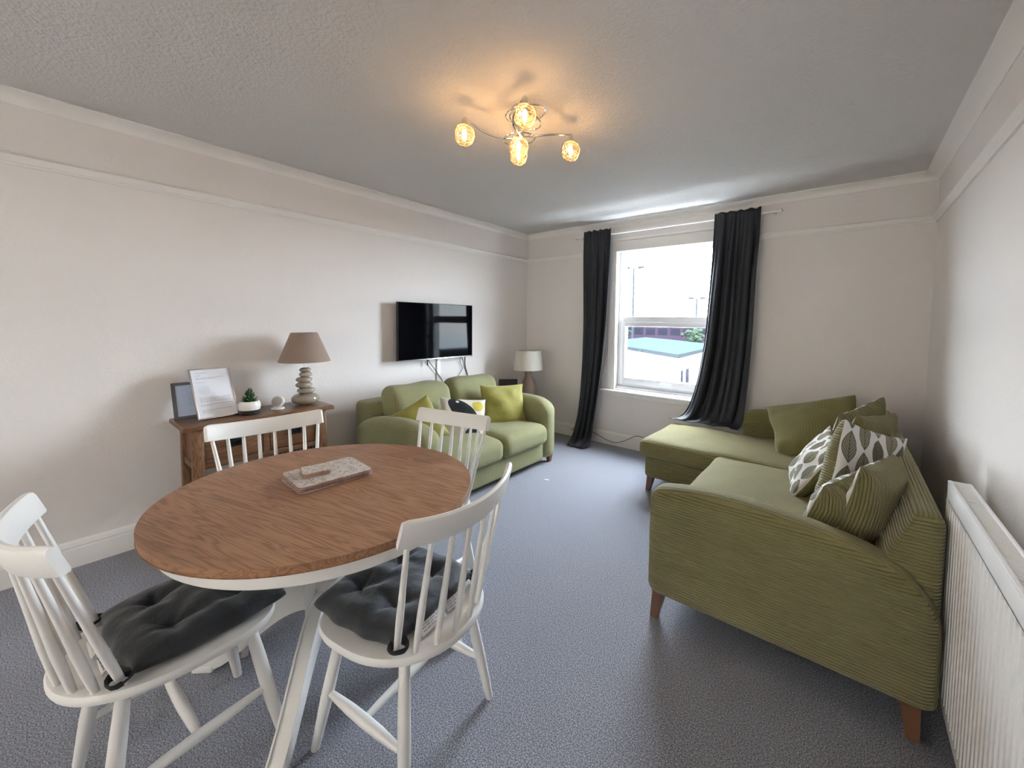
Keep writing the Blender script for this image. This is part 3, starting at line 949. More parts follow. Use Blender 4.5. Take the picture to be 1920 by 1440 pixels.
under(s2, o_)
lg = empty('tmp')
for x, y, dx, dy in ((2.845, -2.255, -0.022, -0.012), (3.765, -2.255, 0.012, -0.012), (2.225, -0.905, -0.022, -0.012), (2.225, -0.27, -0.022, 0.012), (3.765, -0.13, 0.01, 0.01), (2.86, -1.05, -0.02, 0)):
    sofa_leg(s2, x-3.2, y+1.25, dx, dy)
bpy.data.objects.remove(lg)

# ---- two-seat sofa under the TV (faces +x)
s1 = empty('small_sofa', (0.6, -1.64, 0), label='two-seat sage corduroy sofa under the television', cat='sofa')
o_ = []
ap = [(0.16, 0.50), (0.22, 0.575), (0.34, 0.625), (0.55, 0.662), (0.80, 0.680), (1.02, 0.668), (1.16, 0.60)]
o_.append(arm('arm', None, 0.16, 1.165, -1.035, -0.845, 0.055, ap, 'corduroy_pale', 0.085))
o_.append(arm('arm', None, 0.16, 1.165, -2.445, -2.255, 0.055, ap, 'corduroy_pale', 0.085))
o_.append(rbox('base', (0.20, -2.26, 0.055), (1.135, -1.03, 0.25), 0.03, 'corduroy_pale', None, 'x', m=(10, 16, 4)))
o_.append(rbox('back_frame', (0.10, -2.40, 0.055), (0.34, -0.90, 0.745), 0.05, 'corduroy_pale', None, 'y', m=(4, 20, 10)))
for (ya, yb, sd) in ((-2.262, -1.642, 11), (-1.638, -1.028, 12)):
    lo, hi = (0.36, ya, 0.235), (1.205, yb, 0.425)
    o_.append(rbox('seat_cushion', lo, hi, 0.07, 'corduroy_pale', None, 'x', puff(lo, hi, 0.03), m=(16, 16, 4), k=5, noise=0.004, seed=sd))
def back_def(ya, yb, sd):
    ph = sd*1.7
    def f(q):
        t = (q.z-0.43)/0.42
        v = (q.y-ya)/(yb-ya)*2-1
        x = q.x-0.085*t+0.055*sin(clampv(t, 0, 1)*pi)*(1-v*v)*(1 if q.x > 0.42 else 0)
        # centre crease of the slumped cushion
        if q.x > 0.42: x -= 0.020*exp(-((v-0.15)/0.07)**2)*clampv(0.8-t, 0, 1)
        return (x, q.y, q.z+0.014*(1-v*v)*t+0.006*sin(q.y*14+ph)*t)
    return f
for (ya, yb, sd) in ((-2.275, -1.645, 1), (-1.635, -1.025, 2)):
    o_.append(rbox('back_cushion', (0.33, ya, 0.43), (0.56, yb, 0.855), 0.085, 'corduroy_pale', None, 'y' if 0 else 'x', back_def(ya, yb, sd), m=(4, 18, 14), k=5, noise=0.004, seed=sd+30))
under(s1, o_)
for x, y in ((1.10, -0.90), (1.10, -2.39), (0.22, -0.90), (0.22, -2.39)):
    sofa_leg(s1, x-0.6, y+1.64, 0.0, 0.0, 0.07, 'leg_wood', 0.028)

# ------------------------------------------------------------------ loose cushions
def pillow_mesh(w, h, t, n=26, pinch=0.07, wr=0.006, seed=0, side=0, sag=0.0, uvk=1.0, ribscale=None, seam=0.0):
    """one face of a pillow in the XZ plane, bulging to +y (side 0) or -y (side 1); over: how far this face wraps past the seam"""
    rnd = random.Random(seed)
    ph = [rnd.uniform(0, 6.28) for _ in range(10)]
    verts = []; uv = []; faces = []
    for j in range(n+1):
        for i in range(n+1):
            u = sin((i/n*2-1)*pi/2*0.92)/sin(pi/2*0.92); v = sin((j/n*2-1)*pi/2*0.92)/sin(pi/2*0.92)
            x = w/2*u*(1-pinch*(1-v*v)*abs(u)); z = h/2*v*(1-pinch*(1-u*u)*abs(v))
            e = max(0.0, (1-u*u))*max(0.0, (1-v*v))
            full = t/2*(1-seam) if side == 0 else t/2*(1+seam)
            th = full*e**(0.42-0.16*(seam if side else -seam))
            k = min(1.0, e*5)
            nz_ = mnoise.noise(Vector((u*1.6+ph[0], v*1.6+ph[1], ph[2])))
            rg = abs(mnoise.noise(Vector((u*1.2+v*2.6+ph[3], v*0.9-u*1.1+ph[4], ph[5]))))
            th += wr*k*(2.6*nz_-3.0*max(0.0, 0.22-rg))
            y = t/2*seam+(th if side == 0 else -th)
            z += -sag*(1-v*v)*0.4
            x += 0.5*wr*sin(v*7+ph[4]); 
            yb = 0.35*t*sag*u*u
            verts.append((x, y+yb, z))
            uv.append(((u*0.5+0.5)*uvk, (v*0.5+0.5)*uvk) if ribscale is None else (x if ribscale == 'x' else z, z if ribscale == 'x' else x))
    if ribscale:
        # ribs by length along the cloth
        V3 = [Vector(p) for p in verts]
        for j in range(n+1):
            acc = 0.0
            for i in range(n+1):
                a = j*(n+1)+i if ribscale == 'x' else i*(n+1)+j
                b_ = j*(n+1)+i-1 if ribscale == 'x' else (i-1)*(n+1)+j
                if i: acc += (V3[a]-V3[b_]).length
                uv[a] = (acc, j*0.02)
        mid = n//2
        for j in range(n+1):
            c_ = uv[j*(n+1)+mid if ribscale == 'x' else mid*(n+1)+j][0]
            for i in range(n+1):
                a = j*(n+1)+i if ribscale == 'x' else i*(n+1)+j
                uv[a] = (uv[a][0]-c_, uv[a][1])
    for j in range(n):
        for i in range(n):
            a = j*(n+1)+i
            f_ = (a, a+1, a+n+2, a+n+1)
            faces.append(tuple(reversed(f_)) if side == 0 else f_)
    return verts, faces, uv
def cushion(name, w, h, t, loc, rot, front, back, label, cat='cushion', seed=1, group=None, names=None, **kw):
    e = empty(name, loc, rot=rot, label=label, cat=cat, group=group)
    nm = names or ('front_cover', 'back_cover')
    for side, (mt, rb) in enumerate((front, back)):
        vs, fs, uv = pillow_mesh(w, h, t, seed=seed, side=side, ribscale=rb, **kw)
        pyobj(nm[side], vs, fs, mt, e, uvs=uv, angle=3.0)
    return e
VL = ('velvet', None)
LP = ('leaf_print', None)
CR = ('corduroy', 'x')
CRz = ('corduroy', 'z')
R = radians
def face_rot(across, up):
    """rotation whose local x runs along across, local z as near up as possible"""
    X = Vector(across).normalized()
    Z = Vector(up); Z = (Z-X*Z.dot(X)).normalized()
    Y = Z.cross(X)
    return Matrix((X, Y, Z)).transposed().to_euler()
def spin(across, up, deg):
    X = Vector(across).normalized()
    Z = Vector(up); Z = (Z-X*Z.dot(X)).normalized()
    a = R(deg)
    return face_rot(X*cos(a)+Z*sin(a), Z*cos(a)-X*sin(a))
# small sofa: cover 1 (local -y) faces the room
cushion('scatter_cushion', 0.38, 0.38, 0.14, (0.72, -2.185, 0.575), spin((0.50, 0.86, 0), (-0.30, 0.10, 0.95), 27), VL, VL, 'lime velvet cushion tilted behind the dining chair on the small sofa', seed=3)
cushion('scatter_cushion', 0.46, 0.42, 0.15, (0.77, -1.24, 0.600), spin((0.42, 0.90, 0), (-0.32, 0.1, 0.94), -2), VL, VL, 'lime velvet cushion with crumpled top beside the far sofa arm', seed=8, wr=0.007)
cushion('scatter_cushion', 0.42, 0.40, 0.13, (0.78, -1.765, 0.555), spin((0.45, 0.89, 0), (-0.50, 0.1, 0.86), -8), ('label_white', None), ('shape_print', None), 'cream cushion printed with black and yellow shapes on the small sofa', seed=5, names=('plain_cover', 'printed_cover'))

# chaise sofa cushions
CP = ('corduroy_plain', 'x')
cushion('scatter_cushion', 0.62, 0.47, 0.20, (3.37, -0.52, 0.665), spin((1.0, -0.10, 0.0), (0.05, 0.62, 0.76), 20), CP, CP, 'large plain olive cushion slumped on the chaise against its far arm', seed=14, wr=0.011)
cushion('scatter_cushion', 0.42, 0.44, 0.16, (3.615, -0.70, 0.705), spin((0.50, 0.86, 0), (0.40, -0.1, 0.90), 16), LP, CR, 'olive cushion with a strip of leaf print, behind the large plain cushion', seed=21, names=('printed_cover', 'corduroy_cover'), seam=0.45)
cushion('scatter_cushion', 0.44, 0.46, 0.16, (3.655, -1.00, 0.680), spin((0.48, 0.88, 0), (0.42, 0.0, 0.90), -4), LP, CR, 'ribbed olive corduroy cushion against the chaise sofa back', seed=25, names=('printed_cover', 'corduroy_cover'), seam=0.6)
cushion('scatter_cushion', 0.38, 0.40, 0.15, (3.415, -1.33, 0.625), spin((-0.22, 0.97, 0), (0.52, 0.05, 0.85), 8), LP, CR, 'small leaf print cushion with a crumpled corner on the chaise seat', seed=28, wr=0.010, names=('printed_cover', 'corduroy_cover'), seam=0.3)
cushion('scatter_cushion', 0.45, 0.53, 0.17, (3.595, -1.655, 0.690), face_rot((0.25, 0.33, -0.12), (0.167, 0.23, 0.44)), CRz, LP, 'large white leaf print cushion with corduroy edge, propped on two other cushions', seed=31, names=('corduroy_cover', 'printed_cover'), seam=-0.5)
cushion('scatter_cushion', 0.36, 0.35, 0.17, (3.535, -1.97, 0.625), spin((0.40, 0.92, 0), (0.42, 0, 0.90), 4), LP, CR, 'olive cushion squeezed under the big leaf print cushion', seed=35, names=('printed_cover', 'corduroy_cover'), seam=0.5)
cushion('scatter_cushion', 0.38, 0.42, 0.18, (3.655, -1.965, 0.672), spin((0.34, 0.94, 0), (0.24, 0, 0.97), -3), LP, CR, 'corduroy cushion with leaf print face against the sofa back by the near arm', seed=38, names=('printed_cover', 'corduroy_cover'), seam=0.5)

# ------------------------------------------------------------------ radiator on the right wall
rd = empty('radiator', (3.85, -2.10, 0), label='white panel radiator on the wall beside the chaise sofa', cat='radiator')
RL, RZ0, RZ1, RT = 1.45, 0.13, 0.887, 0.062
pts = []
pitch = 0.0335
k = 0
y = -0.012
prof = [(0.0, -0.0)]
yy = 0.0
prof = []
nrib = int((RL-0.03)/pitch)
for i in range(nrib):
    y0_ = -0.015-i*pitch
    prof += [(0.0, y0_), (0.0, y0_-pitch*0.40), (0.007, y0_-pitch*0.52), (0.007, y0_-pitch*0.88)]
prof += [(0.0, -0.015-nrib*pitch)]
vs = []; fs = []
zs = [RZ0+0.03, RZ0+0.045, RZ1-0.075, RZ1-0.06]
for j, z in enumerate(zs):
    for x, y in prof:
        vs.append(((x if 0 < j < 3 else 0.0), y, z))
npf = len(prof)
for j in range(3):
    for i in range(npf-1):
        a = j*npf+i
        fs.append((a, a+npf, a+npf+1, a+1))
pyobj('ribbed_panel', vs, fs, 'rad_paint', rd, angle=0.35)
B().box((0.0, -RL, RZ0), (0.014, 0.0, RZ0+0.031), 0.005).box((0.0, -RL, RZ1-0.061), (0.014, 0.0, RZ1), 0.005).box((0.0, -0.0155, RZ0), (0.014, 0, RZ1), 0.004).box((0.0, -RL, RZ0), (0.014, -RL+0.02, RZ1), 0.004).box((0.008, -RL+0.01, RZ0+0.01), (0.014, -0.01, RZ1-0.01)).build('panel_frame', 'rad_paint', rd)
B().box((RT-0.012, -RL, RZ0), (RT, 0, RZ1-0.005), 0.004).build('rear_panel', 'rad_paint', rd)
B().box((0.003, -0.004, RZ0+0.05), (RT-0.002, 0.006, RZ1+0.004), 0.003).build('end_panel', 'rad_paint', rd)
gb = B()
gb.box((0.0, -RL, RZ1-0.004), (0.012, 0, RZ1+0.007), 0.003).box((RT-0.010, -RL, RZ1-0.004), (RT, 0, RZ1+0.007), 0.003)
gr = gb.build('grille_frame', 'rad_paint', rd)
gs = B()
ns = int(RL/0.0095)
for i in range(ns):
    yy = -0.006-i*0.0095
    gs.box((0.011, yy-0.0058, RZ1-0.006), (RT-0.009, yy, RZ1+0.003))
so = gs.build('grille_slats', 'rad_paint', rd, smooth=False); so['kind'] = 'stuff'
B().box((0.020, -0.2, RZ1+0.003), (0.036, -0.188, RZ1+0.0075), 0.001).build('clip', 'white_plastic', rd)
for yy in (-0.25, -1.2):
    B().box((RT-0.002, yy-0.02, RZ0+0.1), (0.191, yy+0.02, RZ1-0.1)).build('wall_bracket', 'rad_paint', rd, smooth=False)

# ------------------------------------------------------------------ dining table
TX, TY, TZ = 1.834, -3.350, 0.76
TA, TB_, TROT = 0.588, 0.539, 0.21
tb = empty('dining_table', (TX, TY, 0), rz=TROT, label='round oak-topped dining table with white pedestal base', cat='table')
def ell_disc(a, b_, z0, z1, ch=0.006, n=96):
    rings = [(a-ch, b_-ch, z0), (a, b_, z0+ch), (a, b_, z1-ch), (a-ch*0.4, b_-ch*0.4, z1-ch*0.25), (a-ch, b_-ch, z1)]
    vs = []; fs = []
    for (ra, rb, z) in rings:
        for k_ in range(n):
            vs.append((ra*cos(2*pi*k_/n), rb*sin(2*pi*k_/n), z))
    for j in range(len(rings)-1):
        for k_ in range(n):
            fs.append((j*n+k_, j*n+(k_+1) % n, (j+1)*n+(k_+1) % n, (j+1)*n+k_))
    fs.append(tuple(reversed(range(n)))); fs.append(tuple(range((len(rings)-1)*n, len(rings)*n)))
    return vs, fs
# three boards: two outer leaves and a narrow centre leaf, split along lines parallel to local y
def leaf_board(x0, x1, mat):
    a, b_ = TA, TB_
    n = 48
    poly = []
    xs0, xs1 = max(x0, -a), min(x1, a)
    for i in range(n+1):
        x = xs0+(xs1-xs0)*(0.5-0.5*cos(pi*i/n))
        poly.append((x, b_*sqrt(max(0, 1-(x/a)**2))))
    for i in range(n, -1, -1):
        x = xs0+(xs1-xs0)*(0.5-0.5*cos(pi*i/n))
        y = -b_*sqrt(max(0, 1-(x/a)**2))
        if abs(y) > 1e-6 or True: poly.append((x, y))
    q = []
    for p in poly:
        if not q or (abs(p[0]-q[-1][0])+abs(p[1]-q[-1][1])) > 1e-5: q.append(p)
    if abs(q[0][0]-q[-1][0])+abs(q[0][1]-q[-1][1]) < 1e-5: q.pop()
    bb = B(); bb.prism(q, 'z', TZ-0.028, TZ)
    bb.build('top_leaf', mat, tb, bev=0.0022, angle=0.5)
leaf_board(-1, -0.0003, 'oak_top')
leaf_board(0.0003, 1, 'oak_top_y' if False else 'oak_top')
vs, fs = ell_disc(TA-0.035, TB_-0.035, TZ-0.088, TZ-0.028, 0.004)
pyobj('apron', vs, fs, 'white_paint', tb, angle=0.5)
B().lathe([(0.0, 0.66), (0.16, 0.66), (0.16, 0.675), (0.075, 0.66), (0.060, 0.62), (0.085, 0.56), (0.095, 0.48), (0.085, 0.42), (0.065, 0.39), (0.085, 0.37), (0.092, 0.34), (0.092, 0.20), (0.07, 0.17), (0, 0.165)], 28, cap=False).build('pedestal_column', 'white_paint', tb)
# curved legs, flat boards
def table_leg(ang):
    n = 26
    top = []; bot = []
    for i in range(n+1):
        t = i/n
        x = 0.05+0.47*t
        # ogee: high near column, sweeping down, flattening at the foot
        zt = 0.045+0.315*(1-t)**1.0*(0.55+0.45*cos(t*pi*0.9))+0.03*(1-t)
        zt = 0.040+0.33*(0.5+0.5*cos(pi*min(1, t*0.98)))**0.9
        th = 0.115-0.075*t
        zb = max(zt-th, 0.0 if t > 0.9 else 0.012+0.02*sin(t*pi))
        top.append((x, zt)); bot.append((x, zb))
    poly = top+list(reversed(bot))
    bb = B(); bb.prism(poly, 'y', -0.026, 0.026)
    o = bb.build('leg', 'white_paint', tb, rot=(0, 0, ang), bev=0.006, angle=0.6)
    B().box((0.455, -0.03, 0.0), (0.535, 0.03, 0.03), 0.006).build('foot', 'white_paint', o)
for a in (-43, 49, 160, 221):
    table_leg(R(a)-TROT)

# placemats and coasters
def board(name, sx, sy, th, r, loc, rz, label, cat, group):
    e = empty(name, loc, rz=rz, label=label, cat=cat, group=group)
    def rr(sx, sy, r, n=6):
        p = []
        for cx_, cy_, a0 in ((sx/2-r, sy/2-r, 0), (-sx/2+r, sy/2-r, 90), (-sx/2+r, -sy/2+r, 180), (sx/2-r, -sy/2+r, 270)):
            for i in range(n+1):
                a = R(a0+90*i/n); p.append((cx_+r*cos(a), cy_+r*sin(a)))
        return p
    B().prism(rr(sx, sy, r), 'z', 0, th-0.0008).build('cork_base', 'cork', e, angle=0.4)
    B().prism(rr(sx-0.001, sy-0.001, r), 'z', th-0.0008, th).build('printed_face', 'map_print', e, angle=0.4)
names_pm = ['bottom placemat of the stack on the dining table', 'second placemat up in the stack on the dining table', 'third placemat up in the stack on the dining table', 'fourth placemat up in the stack on the dining table', 'top placemat of the stack, its map print showing']
for i in range(5):
    board('placemat', 0.283, 0.238, 0.0052, 0.022, (1.737+[0.004, 0.0, -0.004, 0.003, 0.0][i], -3.310+[-0.004, 0.003, 0.002, -0.002, 0][i], TZ+i*0.0052), R(90-4.5+[2, -1, 0.7, -0.6, 0][i]), names_pm[i], 'placemat', 'placemats stacked on the table')
names_cs = ['bottom coaster of the stack on the placemats', 'second coaster up in the stack on the placemats', 'third coaster up in the stack on the placemats', 'top coaster of the stack, its map print showing']
for i in range(4):
    board('coaster', 0.102, 0.102, 0.0045, 0.012, (1.715+[0.004, 0, 0.002, 0][i], -3.350+[-0.003, 0.001, 0, 0][i], TZ+0.026+i*0.0045), R(-16+[5, 0, 2, 0][i]), names_cs[i], 'coaster', 'coasters stacked on the placemats')

# ------------------------------------------------------------------ spindle-back chairs (local front = +y)
def spindle_chair():
    e = empty('dining_chair')
    # seat plan
    n = 64
    def seat_pt(a, k=1.0):
        c_, s_ = cos(a), sin(a)
        ex = 0.55 if s_ > 0 else 0.92
        px = 0.243*math.copysign(abs(c_)**ex, c_)
        if s_ > 0: px *= 1.0-0.04*s_
        py = (0.225 if s_ > 0 else 0.270)*math.copysign(abs(s_)**(0.55 if s_ > 0 else 0.92), s_)
        return (px*k, py*k)
    vs = []; fs = []
    for (k_, z) in ((0.93, 0.430), (0.985, 0.434), (1.0, 0.444), (1.0, 0.452), (0.985, 0.460), (0.93, 0.4605), (0.6, 0.455), (0.3, 0.4535)):
        for i in range(n):
            p = seat_pt(2*pi*i/n, k_)
            vs.append((p[0], p[1], z))
    m = 8
    for j in range(m-1):
        for i in range(n):
            fs.append((j*n+i, j*n+(i+1) % n, (j+1)*n+(i+1) % n, (j+1)*n+i))
    fs.append(tuple(reversed(range(n)))); fs.append(tuple(range((m-1)*n, m*n)))
    pyobj('seat', vs, fs, 'white_paint', e, angle=0.6)
    # crest rail: bent plank, the whole back tilted about the seat's rear
    CH, SAG, AL, YE, HT = 0.2544, 0.072, 0.315, -0.113, 0.497
    RR = (CH*CH+SAG*SAG)/(2*SAG)
    a_end = math.asin(CH/RR)
    def tilted(x, y, hgt):
        y0, z0 = -0.1, 0.455
        return (x, y0+(y-y0)*cos(AL)-hgt*sin(AL), z0+(y-y0)*sin(AL)+hgt*cos(AL))
    def crest_pt(s, rad_off, hgt):
        a = a_end*s
        return tilted((RR+rad_off)*sin(a), YE-((RR+rad_off)*cos(a)-(RR-SAG)), hgt)
    vs = []; fs = []
    nn = 30
    sec = [(-0.009, -0.082), (-0.012, -0.076), (-0.012, -0.014), (-0.009, -0.004), (-0.002, 0.0), (0.006, -0.003), (0.011, -0.012), (0.012, -0.076), (0.009, -0.082)]
    for i in range(nn+1):
        edge = min(i, nn-i)
        for (o_r, hz) in sec:
            if edge == 0 and hz > -0.02: hz -= 0.006
            vs.append(crest_pt(-1+2*i/nn, o_r, HT+hz))
    ms = len(sec)
    for i in range(nn):
        for j in range(ms):
            fs.append((i*ms+j, i*ms+(j+1) % ms, (i+1)*ms+(j+1) % ms, (i+1)*ms+j))
    fs.append(tuple(range(ms))); fs.append(tuple(reversed(range(nn*ms, (nn+1)*ms))))
    pyobj('crest_rail', vs, fs, 'white_paint', e, angle=0.7)
    for i in range(8):
        t = i/7*2-1
        b0 = Vector((0.180*sin(1.3*t)/sin(1.3), -0.150-0.100*(cos(1.3*t)-cos(1.3))/(1-cos(1.3)), 0.452))
        b1 = Vector(crest_pt(t*0.90, 0.0, HT-0.078))
        P_ = [b0+(b1-b0)*q for q in (0, 0.15, 0.35, 0.6, 1.0)]
        B().tube(P_, [0.0085, 0.0105, 0.0115, 0.0095, 0.0078], 10).build('spindle', 'white_paint', e)
    for sx in (-1, 1):
        for sy in (-1, 1):
            top_ = Vector((0.145*sx, 0.135*sy+(0.0 if sy > 0 else -0.01), 0.436)); ft = Vector((0.207*sx, 0.207*sy, 0.0))
            P_ = [top_+(ft-top_)*q for q in (0, 0.3, 0.6, 0.85, 1.0)]
            B().tube(P_, [0.0150, 0.0185, 0.0195, 0.0160, 0.0135], 12).build('leg', 'white_paint', e)
    def at_leg(sx, sy, z):
        q = 1-z/0.436
        return Vector((sx*(0.145+0.062*q), sy*(0.135+(0.0 if sy > 0 else 0.01)+(0.072 if sy > 0 else 0.062)*q), z))
    mids = []
    for sx in (-1, 1):
        a_, b_ = at_leg(sx, -1, 0.165), at_leg(sx, 1, 0.195)
        P_ = [a_+(b_-a_)*q for q in (0, 0.12, 0.3, 0.5, 0.7, 0.88, 1)]
        B().tube(P_, [0.009, 0.0125, 0.0165, 0.018, 0.0165, 0.0125, 0.009], 10).build('side_stretcher', 'white_paint', e)
        mids.append((a_+b_)/2)
    P_ = [mids[0]+(mids[1]-mids[0])*q for q in (0, 0.15, 0.4, 0.6, 0.85, 1)]
    B().tube(P_, [0.010, 0.0135, 0.016, 0.016, 0.0135, 0.010], 10).build('cross_stretcher', 'white_paint', e)
    return e
proto = spindle_chair()
chairs = [
    ((2.316, -3.300), 190.2, 'white spindle-back chair with black cushion, drawn up opposite the console table'),
    ((1.820, -3.805), 93.0, 'white spindle-back chair with black cushion, its side toward the skirting and bare wall'),
    ((1.325, -3.340), -5, 'white spindle-back chair between the round table and the console table'),
    ((1.772, -2.882), -78, 'white spindle-back chair between the round table and the small sofa'),
]
for i, ((x, y), face, lab) in enumerate(chairs):
    c = proto if i == 0 else copy_tree(proto)
    c.location = (x, y, 0)
    c.rotation_euler = (0, 0, R(face-90))
    tag(c, lab, 'chair', 'white spindle-back dining chairs')

# tufted seat cushions with ties and care labels
def seat_pad(x, y, face, label, off=0.045, seed=1, rz=0.0, lean_sc=1.0):
    e = empty('chair_cushion', (x, y, 0.4612), rz=R(face-90)+rz, label=label, cat='cushion', group='tufted black seat cushions')
    n = 56
    Wd, T = 0.205, 0.072
    tufts = [(-0.42, -0.42), (0.42, -0.42), (-0.42, 0.42), (0.42, 0.42)]
    rnd = random.Random(seed)
    ph = [rnd.uniform(0, 6.28) for _ in range(8)]
    vs = []; fs = []
    for side in (0, 1):
        for j in range(n+1):
            for i in range(n+1):
                u = sin((i/n*2-1)*pi/2*0.93)/sin(pi/2*0.93); v = sin((j/n*2-1)*pi/2*0.93)/sin(pi/2*0.93)
                px = Wd*u*sqrt(1-0.17*v*v)*(1-0.035*(0.5+0.5*cos(v*9+0.6))*abs(u)); py = Wd*v*sqrt(1-0.17*u*u)*(1-0.035*(0.5+0.5*cos(u*9-0.4))*abs(v))+off
                ed = max(0, 1-abs(u)**4)*max(0, 1-abs(v)**4)
                hgt = ed**0.34
                if side == 0:
                    dip = 0.0; cre = 0.0
                    for (tu, tv) in tufts:
                        dx_, dy_ = u-tu, v-tv
                        rr_ = sqrt(dx_*dx_+dy_*dy_)
                        dip = max(dip, exp(-(rr_/0.19)**1.15))
                        an = atan2(dy_, dx_)
                        cre += 0.17*exp(-(rr_/0.36)**2)*(0.5+0.5*cos(an*5+ph[0]+tu*3))**3*(1-exp(-(rr_/0.08)**2))
                    z = 0.022+T*0.74*hgt*(1-0.70*dip-cre)+0.0025*sin(u*13+ph[1]+v*5)*ed+0.002*sin(v*17+ph[2]-u*6)*ed
                else:
                    z = 0.022-0.0215*min(1, hgt*1.3)
                vs.append((px, py, z))
    for side in (0, 1):
        o0 = side*(n+1)*(n+1)
        for j in range(n):
            for i in range(n):
                a = o0+j*(n+1)+i
                f_ = (a, a+1, a+n+2, a+n+1)
                fs.append(f_ if side == 0 else tuple(reversed(f_)))
    me = bpy.data.meshes.new('pad')
    me.from_pydata(vs, [], fs)
    bm = bmesh.new(); bm.from_mesh(me); bmesh.ops.remove_doubles(bm, verts=bm.verts, dist=0.0004); bm.to_mesh(me); bm.free()
    finish(me, 'cushion_grey', True, 3.0)
    pad = link('pad', me, e)
    btn = B().lathe([(0, 0.006), (0.006, 0.005), (0.008, 0.001), (0.006, -0.003), (0, -0.004)], 10, cap=False).mesh('button', 'tie_fabric')
    for tu, tv in tufts:
        link('button', btn, pad, (Wd*tu, Wd*tv+off, 0.022+T*0.74*0.27))
    # ties looped around the outer spindles
    for sx in (-1, 1):
        sp = Vector((sx*0.182, -0.155, 0.0))
        co = Vector((sx*Wd*0.84, -Wd*0.80+off, 0.03))
        P_ = []
        for k_ in range(14):
            a = 2*pi*k_/13
            P_.append((sp.x+0.025*cos(a), sp.y+0.025*sin(a)-0.008, 0.024+0.004*sin(a*2)))
        B().tube(P_, [(0.011, 0.003)]*14, 8).build('tie', 'tie_fabric', e)
        B().tube([tuple(co+Vector((-sx*0.02, 0.02, 0))), tuple(co), (sp.x, sp.y+0.02, 0.026)], [(0.010, 0.004), (0.010, 0.004), (0.009, 0.004)], 8).build('tie', 'tie_fabric', e)
    # care labels along the rear seam
    for k_, (lx, w_) in enumerate(((-0.055, 0.10), (0.055, 0.085))):
        q = []
        ff = []
        nn = 8
        for i in range(nn+1):
            t = i/nn
            yy = -Wd*0.94+off-0.004-0.032*t
            zz = 0.026-0.021*t+0.005*sin(t*pi)
            for sxx in (-1, 1):
                q.append((lx+sxx*w_/2, yy+0.004*sin(lx*40+sxx), max(0.0025, zz+0.003*sxx*sin(t*3))))
        for i in range(nn): ff.append((2*i, 2*i+1, 2*i+3, 2*i+2))
        lb = pyobj('care_label', q, ff, 'label_white', e)
        md = lb.modifiers.new('thickness', 'SOLIDIFY'); md.thickness = 0.0012
        tx = B()
        for r_i in range(4):
            x_ = lx-w_*0.42
            while x_ < lx+w_*0.38:
                ln = rnd.uniform(0.008, 0.02)
                t = 0.25+r_i*0.19
                yy = -Wd*0.94+off-0.004-0.032*t
                zz = 0.026-0.021*t+0.005*sin(t*pi)+0.003
                tx.box((x_, yy-0.0012, zz), (min(x_+ln, lx+w_*0.42), yy+0.0012, zz+0.0006))
                x_ += ln+0.004
        tx.build('label_print', 'ink', lb, smooth=False)['kind'] = 'stuff'
    return e
seat_pad(2.316, -3.300, 190.2, 'tufted black cushion tied to the chair opposite the console table', seed=2)
seat_pad(1.820, -3.805, 93.0, 'tufted black cushion tied to the chair beside the bare wall', seed=6, rz=0.03)

# ------------------------------------------------------------------ console table
CX1, CY0, CY1, CZ = 0.385, -3.545, -2.695, 0.790
ct = empty('console_table', (0.2, (CY0+CY1)/2, 0), label='dark oak console table with two drawers holding the pebble lamp', cat='table')
def cw(b_, name, mat, par=ct, **kw):
    o = b_.build(name, mat, par, **kw)
    return o
ox, oy = 0.2, (CY0+CY1)/2
def L(x, y, z): return (x-ox, y-oy, z)
cw(B().box(L(0.03, CY0, CZ-0.030), L(CX1+0.025, CY1, CZ), 0.008, 3), 'top', 'console_wood')
LW = 0.055
for (lx, ly) in ((0.05, CY0+0.045), (CX1-LW-0.005, CY0+0.045), (0.05, CY1-0.045-LW), (CX1-LW-0.005, CY1-0.045-LW)):
    cw(B().box(L(lx, ly, 0), L(lx+LW, ly+LW, CZ-0.03), 0.005), 'leg', 'console_wood_z')
ya, yb = CY0+0.045+LW, CY1-0.045-LW
fx = CX1-0.022
cw(B().box(L(fx-0.02, ya, 0.50), L(fx, yb, 0.535), 0.003).box(L(fx-0.02, ya, CZ-0.06), L(fx, yb, CZ-0.03), 0.003).box(L(fx-0.02, (ya+yb)/2-0.018, 0.535), L(fx, (ya+yb)/2+0.018, CZ-0.06), 0.002), 'front_frame', 'console_wood')
cw(B().box(L(0.06, ya, 0.52), L(0.075, yb, CZ-0.03)), 'back_panel', 'console_wood', smooth=False)
for yy in (CY0+0.055, CY1-0.045-LW+0.01):
    sp = cw(B().box(L(0.105, yy, 0.50), L(CX1-LW-0.005, yy+0.03, 0.54), 0.003).box(L(0.105, yy, CZ-0.07), L(CX1-LW-0.005, yy+0.03, CZ-0.03), 0.003).box(L(0.105, yy+0.01, 0.54), L(CX1-LW-0.005, yy+0.02, CZ-0.07)), 'side_panel', 'console_wood')
cw(B().box(L(0.06, CY0+0.06, 0.14), L(CX1-0.03, CY1-0.06, 0.165), 0.004), 'lower_shelf', 'console_wood')
ym = (ya+yb)/2
